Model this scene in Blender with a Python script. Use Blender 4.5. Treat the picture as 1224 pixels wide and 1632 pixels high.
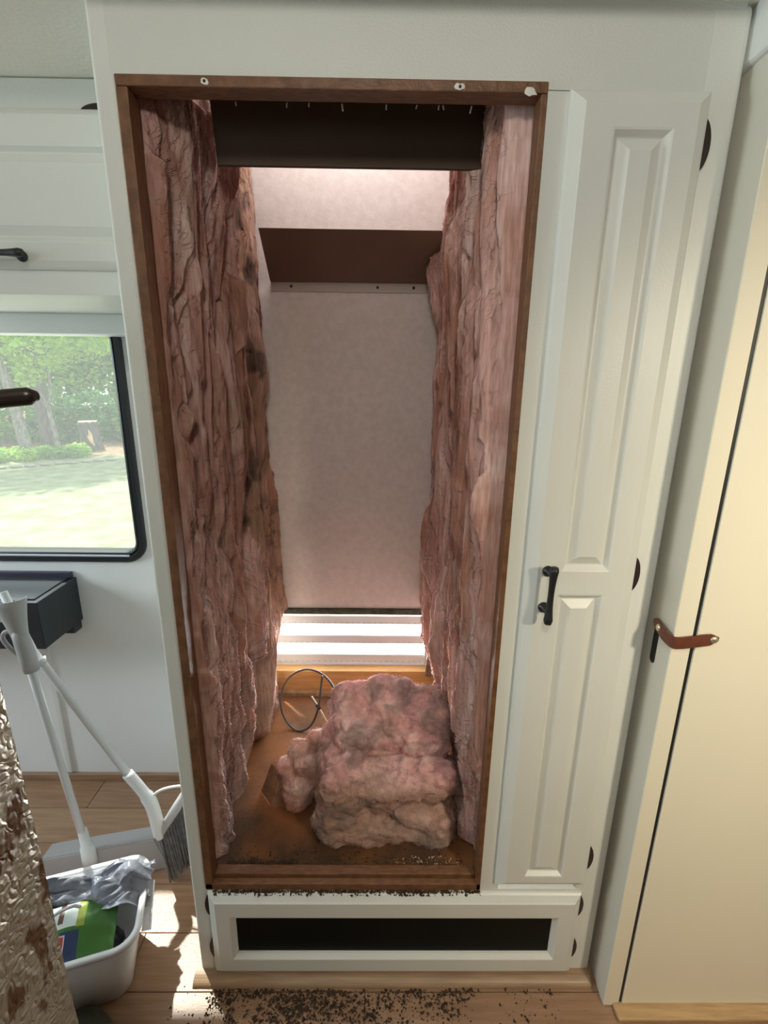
import bpy, bmesh, math, random
import numpy as np
from mathutils import Vector, Matrix

for o in list(bpy.data.objects):
    bpy.data.objects.remove(o, do_unlink=True)
S = bpy.context.scene
COL = S.collection
rng = np.random.default_rng(7)
random.seed(7)

# ------------------------------------------------------------------ camera
CAM = dict(f=770.0, yaw=0.01054, pitch=0.2682, roll=0.01269, loc=(0.37025, -0.80417, 1.34046))
cd = bpy.data.cameras.new('camera')
cam = bpy.data.objects.new('camera', cd)
COL.objects.link(cam)
cd.sensor_fit = 'HORIZONTAL'
cd.sensor_width = 36.0
cd.lens = 36.0 * CAM['f'] / 1224.0
cd.clip_start = 0.02
cd.clip_end = 300
ya, pi_, ro = CAM['yaw'], CAM['pitch'], CAM['roll']
fw = Vector((math.sin(ya) * math.cos(pi_), math.cos(ya) * math.cos(pi_), -math.sin(pi_)))
rt = Vector((math.cos(ya), -math.sin(ya), 0))
up = rt.cross(fw)
rt2 = rt * math.cos(ro) + up * math.sin(ro)
up2 = up * math.cos(ro) - rt * math.sin(ro)
M = Matrix((rt2, up2, -fw)).transposed().to_4x4()
M.translation = CAM['loc']
cam.matrix_world = M
S.camera = cam

# ------------------------------------------------------------------ world, sun, window and added daylight, exposure
S.view_settings.view_transform = 'Standard'
S.view_settings.look = 'None'
S.view_settings.exposure = -0.2
S.view_settings.gamma = 1.0
S.view_settings.use_curve_mapping = False
S.cycles.use_denoising = True
S.cycles.max_bounces = 10
S.cycles.diffuse_bounces = 6
S.cycles.sample_clamp_indirect = 6.0
wd = bpy.data.worlds.new('sky')
S.world = wd
wd.use_nodes = True
nt = wd.node_tree
nt.nodes.clear()
sky = nt.nodes.new('ShaderNodeTexSky')
sky.sky_type = 'HOSEK_WILKIE'
sky.turbidity = 4.0
SUN = Vector((-0.36, 0.38, 0.83)).normalized()
sky.sun_direction = SUN
bg = nt.nodes.new('ShaderNodeBackground')
bg.inputs['Strength'].default_value = 10.0
ow = nt.nodes.new('ShaderNodeOutputWorld')
hz = nt.nodes.new('ShaderNodeMix'); hz.data_type = 'RGBA'; hz.inputs[0].default_value = 0.55
hz.inputs[7].default_value = (0.34, 0.335, 0.31, 1)   # summer haze whitening the sky
nt.links.new(sky.outputs[0], hz.inputs[6])
nt.links.new(hz.outputs[2], bg.inputs[0])
nt.links.new(bg.outputs[0], ow.inputs[0])

def light(name, kind, loc, target, power, color, size=None, sizey=None, portal=False, angle=None):
    ld = bpy.data.lights.new(name, kind)
    ld.energy = power
    ld.color = color
    if kind == 'AREA':
        ld.shape = 'RECTANGLE'
        ld.size = size
        ld.size_y = sizey or size
        if portal:
            ld.cycles.is_portal = True
    if kind == 'SUN':
        ld.angle = angle or 0.01
    if kind == 'POINT':
        ld.shadow_soft_size = size
    o = bpy.data.objects.new(name, ld)
    COL.objects.link(o)
    o.location = loc
    d = Vector(target) - Vector(loc)
    o.rotation_euler = d.to_track_quat('-Z', 'Y').to_euler()
    return o

light('sun', 'SUN', tuple(SUN * 20), (0, 0, 0), 10.0, (1.0, 0.96, 0.88), angle=0.02)
# area lights: two added for assumed windows without openings, then roof vent daylight
light('added_front_daylight', 'AREA', (-0.65, -2.56, 1.42), (-0.1, 0, 1.30), 10, (0.86, 1.0, 1.0), 1.2, 0.75)
light('added_side_daylight', 'AREA', (-2.36, -0.15, 1.40), (-0.6, 0.35, 1.15), 52, (0.82, 0.96, 1.0), 0.9, 0.75)
light('daylight_roof_vent', 'AREA', (0.30, 0.50, 2.10), (0.30, 0.50, 0), 4.2, (1.0, 0.93, 0.93), 0.48, 0.26)
light('portal_bay_window', 'AREA', (-0.93, 0.60, 1.15), (-0.93, -1, 1.15), 1, (1, 1, 1), 1.14, 0.62, portal=True)
light('daylight_low_vent', 'AREA', (0.275, 0.748, 0.475), (0.275, 0, 0.475), 22.0, (0.97, 0.98, 1.0), 0.52, 0.20)

# ------------------------------------------------------------------ helpers
def wpos(o):
    v = Vector((0, 0, 0))
    while o is not None:
        v += o.location
        o = o.parent
    return v

def empty(name, loc=(0, 0, 0)):
    o = bpy.data.objects.new(name, None)
    o.empty_display_size = 0.05
    COL.objects.link(o)
    o.location = loc
    return o

def tag(o, label=None, cat=None, group=None, kind=None):
    if label: o['label'] = label
    if cat: o['category'] = cat
    if group: o['group'] = group
    if kind: o['kind'] = kind
    return o

def link(name, me, mat, parent=None, smooth=False):
    if mat is not None:
        me.materials.clear()
        me.materials.append(mat)
    o = bpy.data.objects.new(name, me)
    COL.objects.link(o)
    if parent is not None:
        o.parent = parent
        o.location = -wpos(parent)
    if smooth:
        me.polygons.foreach_set('use_smooth', [True] * len(me.polygons))
    return o

def mesh(name, v, f, mat, parent=None, smooth=False):
    me = bpy.data.meshes.new(name)
    me.from_pydata([tuple(map(float, p)) for p in v], [], f)
    me.update()
    bm = bmesh.new(); bm.from_mesh(me)
    bmesh.ops.recalc_face_normals(bm, faces=bm.faces)
    bm.to_mesh(me); bm.free()
    return link(name, me, mat, parent, smooth)

def bm_obj(name, bm, mat, parent=None, smooth=False):
    bmesh.ops.recalc_face_normals(bm, faces=bm.faces)
    me = bpy.data.meshes.new(name)
    bm.to_mesh(me); bm.free()
    return link(name, me, mat, parent, smooth)

def bm_box(bm, x0, x1, y0, y1, z0, z1, bev=0.0, seg=2):
    r = bmesh.ops.create_cube(bm, size=1.0)
    vs = r['verts']
    for v in vs:
        v.co = Vector(((x0 + x1) / 2 + v.co.x * (x1 - x0), (y0 + y1) / 2 + v.co.y * (y1 - y0), (z0 + z1) / 2 + v.co.z * (z1 - z0)))
    if bev > 0:
        es = list({e for v in vs for e in v.link_edges})
        bmesh.ops.bevel(bm, geom=es, offset=bev, segments=seg, affect='EDGES', profile=0.5)

def box(name, x0, x1, y0, y1, z0, z1, mat, parent=None, bev=0.0, seg=2):
    bm = bmesh.new()
    bm_box(bm, x0, x1, y0, y1, z0, z1, bev, seg)
    return bm_obj(name, bm, mat, parent)

def tube_data(path, rad, n=8, cap=True, flat=None):
    """path list of points, rad number or list -> verts, faces"""
    P = [Vector(p) for p in path]
    R = rad if isinstance(rad, (list, tuple)) else [rad] * len(P)
    V, F = [], []
    nrm = None
    for i, p in enumerate(P):
        t = (P[min(i + 1, len(P) - 1)] - P[max(i - 1, 0)]).normalized()
        if nrm is None:
            a = Vector((0, 0, 1)) if abs(t.z) < 0.9 else Vector((0, 1, 0))
            nrm = (a - t * a.dot(t)).normalized()
        else:
            nrm = (nrm - t * nrm.dot(t)).normalized()
        b = t.cross(nrm)
        for k in range(n):
            a = 2 * math.pi * k / n
            V.append(p + nrm * (R[i] * math.cos(a)) + b * (R[i] * math.sin(a) * (flat or 1)))
    for i in range(len(P) - 1):
        for k in range(n):
            k2 = (k + 1) % n
            F.append((i * n + k, i * n + k2, (i + 1) * n + k2, (i + 1) * n + k))
    if cap:
        F.append(tuple(range(n))[::-1])
        F.append(tuple((len(P) - 1) * n + k for k in range(n)))
    return V, F

def tube(name, path, rad, mat, parent=None, n=10, flat=None):
    V, F = tube_data(path, rad, n, flat=flat)
    return mesh(name, V, F, mat, parent, smooth=True)

def smooth_path(pts, k=8):
    """Catmull-Rom"""
    P = [np.array(p, float) for p in pts]
    P = [2 * P[0] - P[1]] + P + [2 * P[-1] - P[-2]]
    out = []
    for i in range(1, len(P) - 2):
        for j in range(k):
            t = j / k
            a, b, c, d = P[i - 1], P[i], P[i + 1], P[i + 2]
            out.append(0.5 * ((2 * b) + (-a + c) * t + (2 * a - 5 * b + 4 * c - d) * t * t + (-a + 3 * b - 3 * c + d) * t ** 3))
    out.append(P[-2])
    return [tuple(p) for p in out]

def rrect(x0, x1, z0, z1, r, n=7):
    """rounded rect loop of (x,z); same count whatever r"""
    out = []
    for (cx, cz, a0) in ((x1 - r, z1 - r, 0), (x0 + r, z1 - r, 90), (x0 + r, z0 + r, 180), (x1 - r, z0 + r, 270)):
        for k in range(n + 1):
            a = math.radians(a0 + 90 * k / n)
            out.append((cx + r * math.cos(a), cz + r * math.sin(a)))
    return out

def ring(name, rect, r, profile, mat, parent=None, close=True, smooth=False, n=7):
    """sweep a profile [(inset,y)...] around a rounded rectangle"""
    x0, x1, z0, z1 = rect
    V, F = [], []
    N = 4 * (n + 1)
    for (ins, y) in profile:
        for (x, z) in rrect(x0 + ins, x1 - ins, z0 + ins, z1 - ins, max(r - ins, 0.0005), n):
            V.append((x, y, z))
    m = len(profile)
    for i in range(m if close else m - 1):
        j = (i + 1) % m
        for k in range(N):
            k2 = (k + 1) % N
            F.append((i * N + k, i * N + k2, j * N + k2, j * N + k))
    return mesh(name, V, F, mat, parent, smooth)

def panel_slab(name, rect, yb, yf, holes, mat, parent=None, edge=()):
    """slab in xz with rectangular holes; front at yf (towards -y), back yb; edge = outer profile [(inset,y)...] from back to front"""
    x0, x1, z0, z1 = rect
    V, F = [], []
    prof = [(0, yb)] + list(edge)
    ins = prof[-1][0] if edge else 0
    if not edge:
        prof = [(0, yb), (0, yf)]
    loops = []
    for (i_, y) in prof:
        b = len(V)
        V += [(x0 + i_, y, z0 + i_), (x1 - i_, y, z0 + i_), (x1 - i_, y, z1 - i_), (x0 + i_, y, z1 - i_)]
        loops.append(b)
    for a, b in zip(loops, loops[1:]):
        for k in range(4):
            F.append((a + k, a + (k + 1) % 4, b + (k + 1) % 4, b + k))
    xs = sorted({x0 + ins, x1 - ins} | {h[0] for h in holes} | {h[1] for h in holes})
    zs = sorted({z0 + ins, z1 - ins} | {h[2] for h in holes} | {h[3] for h in holes})
    idx = {}
    def vi(x, z, y):
        k = (round(x, 5), round(z, 5), round(y, 5))
        if k not in idx:
            idx[k] = len(V); V.append((x, y, z))
        return idx[k]
    for xa, xb in zip(xs, xs[1:]):
        for za, zb in zip(zs, zs[1:]):
            mx, mz = (xa + xb) / 2, (za + zb) / 2
            if any(h[0] < mx < h[1] and h[2] < mz < h[3] for h in holes):
                continue
            F.append((vi(xa, za, yf), vi(xb, za, yf), vi(xb, zb, yf), vi(xa, zb, yf)))
    o = mesh(name, V, F, mat, parent)
    bm = bmesh.new(); bm.from_mesh(o.data)
    bmesh.ops.remove_doubles(bm, verts=bm.verts, dist=1e-5)
    bmesh.ops.recalc_face_normals(bm, faces=bm.faces)
    bm.to_mesh(o.data); bm.free()
    return o

def nested_panel(name, rect, prof, mat, parent=None):
    """raised panel: nested rectangles (inset,y), closed in the middle"""
    x0, x1, z0, z1 = rect
    V, F = [], []
    for (i_, y) in prof:
        V += [(x0 + i_, y, z0 + i_), (x1 - i_, y, z0 + i_), (x1 - i_, y, z1 - i_), (x0 + i_, y, z1 - i_)]
    for a in range(len(prof) - 1):
        for k in range(4):
            F.append((a * 4 + k, a * 4 + (k + 1) % 4, a * 4 + 4 + (k + 1) % 4, a * 4 + 4 + k))
    b = 4 * (len(prof) - 1)
    F.append((b, b + 1, b + 2, b + 3))
    return mesh(name, V, F, mat, parent)

def prism_xz(name, pts, y0, y1, mat, parent=None, bev=0):
    bm = bmesh.new()
    a = [bm.verts.new((x, y0, z)) for x, z in pts]
    f = bm.faces.new(a)
    r = bmesh.ops.extrude_face_region(bm, geom=[f])
    for g in r['geom']:
        if isinstance(g, bmesh.types.BMVert):
            g.co.y = y1
    if bev:
        bmesh.ops.bevel(bm, geom=list(bm.edges), offset=bev, segments=2, affect='EDGES')
    return bm_obj(name, bm, mat, parent)

# vectorised gradient noise ------------------------------------------------
_perm = np.random.default_rng(3).permutation(256)
_perm = np.concatenate([_perm, _perm, _perm])
_g = np.random.default_rng(4).normal(size=(256, 3)); _g /= np.linalg.norm(_g, axis=1)[:, None]
def pn(x, y, z=0.0):
    x, y, z = np.broadcast_arrays(np.asarray(x, float), np.asarray(y, float), np.asarray(z, float))
    xi, yi, zi = np.floor(x).astype(int), np.floor(y).astype(int), np.floor(z).astype(int)
    xf, yf, zf = x - xi, y - yi, z - zi
    fade = lambda t: t * t * t * (t * (t * 6 - 15) + 10)
    u, v, w = fade(xf), fade(yf), fade(zf)
    def h(dx, dy, dz):
        i = _perm[_perm[_perm[(xi + dx) & 255] + ((yi + dy) & 255)] + ((zi + dz) & 255)]
        g = _g[i]
        return g[..., 0] * (xf - dx) + g[..., 1] * (yf - dy) + g[..., 2] * (zf - dz)
    l = lambda a, b, t: a + t * (b - a)
    return 1.5 * l(l(l(h(0,0,0), h(1,0,0), u), l(h(0,1,0), h(1,1,0), u), v), l(l(h(0,0,1), h(1,0,1), u), l(h(0,1,1), h(1,1,1), u), v), w)
def fbm(x, y, z=0.0, o=4, gain=0.5):
    r = 0; a = 1.0; f = 1.0
    for k in range(o):
        r = r + a * pn(np.asarray(x) * f + 11.3 * k, np.asarray(y) * f + 5.7 * k, np.asarray(z) * f + 3.1 * k); a *= gain; f *= 2.03
    return r
def sstep(a, b, x):
    t = np.clip((np.asarray(x, float) - a) / (b - a), 0, 1)
    return t * t * (3 - 2 * t)

# ------------------------------------------------------------------ materials
MATS = {}
def mat(name, col, rough=0.5, metal=0.0, var=0.0, scale=(1, 1, 1), nscale=8.0, col2=None, bump=0.0, bscale=60.0, bstretch=(1, 1, 1), spec=0.5, attr=None, coat=0.0, sheen=0.0, detail=4.0, lo=0.35, hi=0.65, bdist=0.01, sss=0.0):
    if name in MATS: return MATS[name]
    m = bpy.data.materials.new(name); m.use_nodes = True
    t = m.node_tree; N = t.nodes; L = t.links
    b = N['Principled BSDF']
    b.inputs['Roughness'].default_value = rough
    b.inputs['Metallic'].default_value = metal
    b.inputs['Specular IOR Level'].default_value = spec
    if sss:
        b.inputs['Subsurface Weight'].default_value = sss; b.inputs['Subsurface Radius'].default_value = (1.0, 0.5, 0.4); b.inputs['Subsurface Scale'].default_value = 0.012
    if coat: b.inputs['Coat Weight'].default_value = coat
    if sheen: b.inputs['Sheen Weight'].default_value = sheen
    b.inputs['Base Color'].default_value = (*col, 1)
    tc = N.new('ShaderNodeTexCoord')
    last = None
    if attr:
        a = N.new('ShaderNodeAttribute'); a.attribute_name = attr
        last = a.outputs['Color']
    if col2 or var:
        mp = N.new('ShaderNodeMapping'); mp.inputs['Scale'].default_value = scale
        L.new(tc.outputs['Object'], mp.inputs[0])
        no = N.new('ShaderNodeTexNoise'); no.inputs['Scale'].default_value = nscale; no.inputs['Detail'].default_value = detail
        L.new(mp.outputs[0], no.inputs['Vector'])
        r = N.new('ShaderNodeValToRGB')
        r.color_ramp.elements[0].position = lo; r.color_ramp.elements[1].position = hi
        c2 = col2 or tuple(c * (1 - var) for c in col)
        r.color_ramp.elements[0].color = (*c2, 1); r.color_ramp.elements[1].color = (*col, 1)
        L.new(no.outputs['Fac'], r.inputs[0])
        if last is not None:
            mx = N.new('ShaderNodeMix'); mx.data_type = 'RGBA'; mx.blend_type = 'MULTIPLY'; mx.inputs[0].default_value = 1.0
            L.new(last, mx.inputs[6]); L.new(r.outputs[0], mx.inputs[7]); last = mx.outputs[2]
        else:
            last = r.outputs[0]
    if last is not None: L.new(last, b.inputs['Base Color'])
    if bump:
        mp2 = N.new('ShaderNodeMapping'); mp2.inputs['Scale'].default_value = bstretch
        L.new(tc.outputs['Object'], mp2.inputs[0])
        n2 = N.new('ShaderNodeTexNoise'); n2.inputs['Scale'].default_value = bscale; n2.inputs['Detail'].default_value = 5
        L.new(mp2.outputs[0], n2.inputs['Vector'])
        bp = N.new('ShaderNodeBump'); bp.inputs['Strength'].default_value = bump; bp.inputs['Distance'].default_value = bdist
        L.new(n2.outputs['Fac'], bp.inputs['Height']); L.new(bp.outputs[0], b.inputs['Normal'])
    MATS[name] = m
    return m

white = mat('painted_white_cabinet', (0.72, 0.735, 0.69), 0.38, var=0.04, nscale=3, bump=0.06, bscale=220)
fascia_m = mat('painted_white_wallboard', (0.68, 0.695, 0.65), 0.55, var=0.04, nscale=4, bump=0.12, bscale=300)
wallw = mat('grey_white_wall', (0.82, 0.84, 0.86), 0.6, var=0.03, nscale=3, bump=0.05, bscale=200)
ceilm = mat('cream_ceiling', (0.86, 0.84, 0.75), 0.7, var=0.05, nscale=5, bump=0.1, bscale=150)
oak = mat('oak_trim', (0.19, 0.085, 0.034), 0.5, col2=(0.12, 0.05, 0.02), scale=(6, 20, 6), nscale=9, bump=0.2, bscale=60, bstretch=(2, 8, 2))
blk = mat('black_iron', (0.012, 0.012, 0.013), 0.45)
creamdoor = mat('cream_door_laminate', (0.88, 0.83, 0.67), 0.5, var=0.03, nscale=2)
greyret = mat('grey_painted_jamb', (0.66, 0.63, 0.54), 0.5, var=0.04, nscale=4)

# ------------------------------------------------------------------ the room
CEIL = 1.836
# floor of wood-look planks
floor = box('floor', -2.4, 1.9, -2.6, 0.57, -0.06, -0.006, mat('floor_underlay', (0.16, 0.10, 0.06), 0.8))
tag(floor, kind='structure')
plank_m = []
for i, (a, b_) in enumerate((((0.36, 0.215, 0.13), (0.28, 0.155, 0.09)), ((0.33, 0.19, 0.112), (0.25, 0.135, 0.075)), ((0.39, 0.24, 0.15), (0.31, 0.18, 0.105)), ((0.345, 0.205, 0.13), (0.26, 0.145, 0.085)))):
    plank_m.append(mat('vinyl_plank_%d' % i, a, 0.33, col2=b_, scale=(2.2, 26, 4), nscale=3.2, bump=0.08, bscale=40, bstretch=(1, 14, 1), detail=6))
PW, PL = 0.121, 0.92
pm = []
for m_ in plank_m:
    bm = bmesh.new(); bm_box(bm, 0, PL - 0.0016, 0, PW - 0.0016, -0.006, 0.0, 0.0008, 1)
    me = bpy.data.meshes.new('plank'); bm.to_mesh(me); bm.free(); me.materials.append(m_); pm.append(me)
for r in range(27):
    y0 = 0.57 - (r + 1) * PW
    if y0 < -2.6: break
    off = (r * 0.37) % PL
    x = -2.4 - off
    while x < 1.9:
        if x >= -2.4 - PL * 0.5 and x + PL < 1.95:
            o = bpy.data.objects.new('plank', pm[random.randrange(4)]); COL.objects.link(o)
            o.parent = floor; o.location = (x, y0, 0)
        x += PL

# slide-out ceiling with header, main ceiling
tag(box('ceiling', -2.4, 1.9, -0.12, 0.20, CEIL, CEIL + 0.04, ceilm), kind='structure')
tag(box('ceiling', -2.4, 1.9, -2.6, -0.12, 2.06, 2.10, mat('tan_ceiling', (0.40, 0.36, 0.30), 0.7)), kind='structure')
tag(box('trim_2', -2.4, 1.9, -0.14, -0.12, CEIL, 2.06, fascia_m), kind='structure')
box('ceiling_panel', -2.4, -0.03, 0.20, 0.61, CEIL, CEIL + 0.04, ceilm, [o for o in bpy.data.objects if o.name == 'ceiling'][0])

# back wall of the bay with the window hole
WX0, WX1, WZ0, WZ1 = -1.52, -0.323, 0.80, 1.495
def plate_with_hole(name, rect, hole, r, y0, y1, m_, parent=None, n=7):
    x0, x1, z0, z1 = rect
    loop = rrect(*hole, r, n)
    cor = [(x1, z1), (x0, z1), (x0, z0), (x1, z0)]
    out = [cor[k // (n + 1)] for k in range(4 * (n + 1))]
    V, F = [], []
    N = len(loop)
    for y in (y0, y1):
        V += [(x, y, z) for x, z in loop] + [(x, y, z) for x, z in out]
    for b, flip in ((0, 1), (2 * N, 0)):
        for k in range(N):
            k2 = (k + 1) % N
            if out[k] == out[k2]: F.append((b + k, b + k2, b + N + k))
            else: F.append((b + k, b + k2, b + N + k2, b + N + k))
    for k in range(N):
        k2 = (k + 1) % N
        F.append((k, k2, 2 * N + k2, 2 * N + k))
        if out[k] != out[k2]: F.append((N + k, N + k2, 3 * N + k2, 3 * N + k))
    return mesh(name, V, F, m_, parent)
wb = plate_with_hole('wall_back', (-2.4, -0.03, -0.06, CEIL), (WX0 + 0.012, WX1 - 0.012, WZ0 + 0.012, WZ1 - 0.012), 0.06, 0.57, 0.61, wallw)
tag(wb, kind='structure')
tag(box('baseboard_back', -2.4, -0.03, 0.556, 0.57, 0.0, 0.026, mat('tan_trim', (0.36, 0.22, 0.14), 0.5, var=0.25, scale=(2, 20, 20), nscale=6), bev=0.003), kind='structure')
taupe = mat('brown_wall_panelling', (0.20, 0.145, 0.10), 0.6, var=0.3, scale=(4, 4, 0.5), nscale=6)
tag(box('wall_left', -2.44, -2.4, -2.6, 0.61, -0.06, 2.10, taupe), kind='structure')
tag(box('wall_front', -2.4, 1.9, -2.64, -2.6, -0.06, 2.10, taupe), kind='structure')
tag(box('wall_end', 1.9, 1.94, -2.64, 0.3, -0.06, 2.10, taupe), kind='structure')

# window of the bay
win = empty('window_1', (-0.92, 0.57, 0.80)); tag(win, kind='structure')
rub = mat('black_window_rubber', (0.015, 0.017, 0.02), 0.4)
ring('frame', (WX0, WX1, WZ0, WZ1), 0.062, [(0, 0.571), (0, 0.562), (0.004, 0.557), (0.016, 0.557), (0.018, 0.563), (0.021, 0.563), (0.022, 0.60), (0.013, 0.605), (0.013, 0.571)], rub, win, smooth=False)
ring('inner_frame', (WX0 + 0.021, WX1 - 0.021, WZ0 + 0.021, WZ1 - 0.021), 0.045, [(0, 0.566), (0.004, 0.562), (0.009, 0.564), (0.012, 0.585), (0.012, 0.60), (0, 0.60)], mat('dark_window_aluminium', (0.03, 0.034, 0.036), 0.35, metal=0.3), win)
box('sill_strip', -1.45, -0.375, 0.559, 0.5625, 0.8185, 0.8235, mat('pale_seal', (0.55, 0.58, 0.68), 0.3), win)
gm = bpy.data.materials.new('dusty_window_glass'); gm.use_nodes = True
t = gm.node_tree; t.nodes.clear()
tr = t.nodes.new('ShaderNodeBsdfTransparent'); tr.inputs[0].default_value = (0.93, 0.96, 0.94, 1)
df = t.nodes.new('ShaderNodeBsdfTranslucent'); df.inputs[0].default_value = (0.9, 0.95, 0.95, 1)
gl = t.nodes.new('ShaderNodeBsdfGlossy'); gl.inputs['Roughness'].default_value = 0.02
m1 = t.nodes.new('ShaderNodeMixShader'); m1.inputs[0].default_value = 0.07
m2 = t.nodes.new('ShaderNodeMixShader'); m2.inputs[0].default_value = 0.004
ou = t.nodes.new('ShaderNodeOutputMaterial')
t.links.new(tr.outputs[0], m1.inputs[1]); t.links.new(df.outputs[0], m1.inputs[2])
t.links.new(m1.outputs[0], m2.inputs[1]); t.links.new(gl.outputs[0], m2.inputs[2]); t.links.new(m2.outputs[0], ou.inputs[0])
box('pane', WX0 + 0.03, WX1 - 0.03, 0.588, 0.591, WZ0 + 0.03, WZ1 - 0.03, gm, win)

# right side: jamb return, header and sliding door
wr = empty('wall_right', (0.89, 0, 0)); tag(wr, kind='structure')
prism = lambda name, pts, z0, z1, m_, par, bev=0: None
def prism_xy(name, pts, z0, z1, m_, parent=None, bev=0.0, seg=2):
    bm = bmesh.new()
    a = [bm.verts.new((x, y, z0)) for x, y in pts]
    f = bm.faces.new(a)
    r = bmesh.ops.extrude_face_region(bm, geom=[f])
    for g in r['geom']:
        if isinstance(g, bmesh.types.BMVert): g.co.z = z1
    if bev: bmesh.ops.bevel(bm, geom=list(bm.edges), offset=bev, segments=seg, affect='EDGES')
    return bm_obj(name, bm, m_, parent)
prism_xy('jamb_side', [(0.8805, -0.0585), (0.8835, -0.0585), (0.902, 0.30), (0.897, 0.30)], 0.0, 1.766, greyret, wr)
prism_xy('jamb_front', [(0.8805, -0.062), (0.9125, -0.062), (0.9125, -0.045), (0.8845, -0.045), (0.8845, -0.0585), (0.8805, -0.0585)], 0.004, 1.766, creamdoor, wr)
box('wall_panel', 0.905, 1.9, 0.02, 0.06, 0, 1.9, creamdoor, wr)
box('header', 0.874, 1.9, -0.30, 0.12, 1.766, 2.06, mat('white_header', (0.74, 0.75, 0.72), 0.5), wr, bev=0.008, seg=3)
d1 = empty('door_1', (1.35, -0.05, 0)); tag(d1, kind='structure')
box('panel', 0.9195, 1.9, -0.064, -0.044, 0.012, 1.766, creamdoor, d1, bev=0.002)
box('gap_shade_strip', 0.9126, 0.9194, -0.060, -0.03, 0.0, 1.766, blk, d1)  # black strip set in the door gap to stand for its shade
box('door_base_rail', 0.900, 1.9, -0.092, -0.044, 0.0, 0.012, mat('light_wood_rail', (0.55, 0.36, 0.18), 0.45, var=0.25, scale=(2, 20, 20), nscale=6), d1, bev=0.003)
# latch slot recessed dark oval on the jamb side
ring_pts = []
V, F = [], []
for yy_, s in ((0, 1.0),):
    for k in range(24):
        a = 2 * math.pi * k / 24
        ly = 0.0085 * math.cos(a); lz = 0.0085 * math.sin(a) + (0.0285 if math.sin(a) > 0 else -0.0285)
        y_ = -0.0105 + ly
        x_ = 0.8805 + (y_ + 0.0585) * 0.046
        V.append((x_ - 0.0006, y_, 0.873 + lz)); 
for k in range(24):
    v = V[k]; V.append((v[0] + 0.012, v[1], v[2]))
F = [tuple(range(24))] + [(k, (k + 1) % 24, 24 + (k + 1) % 24, 24 + k) for k in range(24)]
mesh('latch_slot', V, F, mat('latch_black', (0.006, 0.007, 0.007), 0.3), wr)

# leather strap
st = empty('leather_strap', (0.9, -0.066, 0.92)); tag(st, 'brown leather strap screwed across the gap of the sliding door', 'strap')
sp = smooth_path([(0.8792, -0.004, 0.919), (0.8775, -0.02, 0.917), (0.8745, -0.045, 0.9135), (0.8775, -0.0655, 0.911), (0.889, -0.0695, 0.9115), (0.91, -0.0695, 0.914), (0.93, -0.0695, 0.917), (0.953, -0.068, 0.9190)], 6)
V, F = [], []
for i, p in enumerate(sp):
    a = Vector(sp[min(i + 1, len(sp) - 1)]) - Vector(sp[max(i - 1, 0)]); a.normalize()
    nn = a.cross(Vector((0, 0, 1))).normalized()
    e = min(i, len(sp) - 1 - i); hw = 0.0110 * min(1, math.sqrt(max(0.1, e / 4.0)))
    for (s, q) in ((-1, 0), (1, 0), (1, 1), (-1, 1)):
        V.append(Vector(p) + Vector((0, 0, s * hw)) + nn * (0.0022 * q))
for i in range(len(sp) - 1):
    for k in range(4):
        F.append((i * 4 + k, i * 4 + (k + 1) % 4, i * 4 + 4 + (k + 1) % 4, i * 4 + 4 + k))
F += [(0, 1, 2, 3), tuple(4 * (len(sp) - 1) + k for k in range(4))]
mesh('strap', V, F, mat('brown_leather', (0.16, 0.045, 0.02), 0.55, var=0.3, nscale=60, bump=0.2, bscale=500), st)
brass = mat('pearl_brass', (0.72, 0.62, 0.45), 0.3, metal=0.8)
def dome(name, c, axis, r, h, m_, parent, n=14):
    ax = Vector(axis).normalized(); a = ax.orthogonal().normalized(); b = ax.cross(a)
    V, F = [], []
    for j in range(5):
        t_ = j / 5 * math.pi / 2
        for k in range(n):
            an = 2 * math.pi * k / n
            V.append(Vector(c) + (a * math.cos(an) + b * math.sin(an)) * r * math.cos(t_) + ax * h * math.sin(t_))
    V.append(Vector(c) + ax * h)
    for j in range(4):
        for k in range(n):
            F.append((j * n + k, j * n + (k + 1) % n, j * n + n + (k + 1) % n, j * n + n + k))
    for k in range(n): F.append((4 * n + k, 4 * n + (k + 1) % n, 5 * n))
    F.append(tuple(range(n))[::-1])
    return mesh(name, V, F, m_, parent, True)
dome('screw', (0.8745, -0.026, 0.9165), (-1, 0, 0), 0.0068, 0.004, brass, st)
dome('screw', (0.944, -0.0712, 0.9185), (0, -1, 0), 0.0068, 0.004, brass, st)

# ------------------------------------------------------------------ refrigerator cabinet
cab = empty('refrigerator_cabinet', (0.42, 0.3, 0)); tag(cab, 'tall white built-in cabinet with an empty refrigerator recess and narrow side door', 'cabinet')
XL, XR = -0.031, 0.872
box('side_panel', XL, -0.012, 0.012, 0.57, 0, CEIL, white, cab)
box('side_panel', 0.856, XR - 0.001, 0.012, 0.66, 0, CEIL, white, cab)
box('stile', XL, 0.0, 0.0, 0.02, 0.0, CEIL, white, cab, bev=0.005, seg=3)
prism_xz('fascia', [(-0.005, 1.741), (0.6005, 1.741), (0.6005, 1.7325), (0.86, 1.7325), (0.86, CEIL), (-0.005, CEIL)], 0.0002, 0.02, fascia_m, cab)
box('stile', 0.6, 0.64, 0.0005, 0.02, 0.261, 1.7315, white, cab)
box('stile', 0.81, XR, 0.0, 0.03, 0.0, CEIL, white, cab, bev=0.010, seg=4)
box('rail', 0.0, 0.82, 0.0005, 0.02, 0.225, 0.261, white, cab)
box('rail', 0.0, 0.82, 0.0005, 0.02, 0.0, 0.06, white, cab)
box('partition', 0.606, 0.618, 0.02, 0.64, 0.05, 1.80, mat('raw_brown_board', (0.20, 0.11, 0.06), 0.8, var=0.3, nscale=12), cab)
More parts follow.
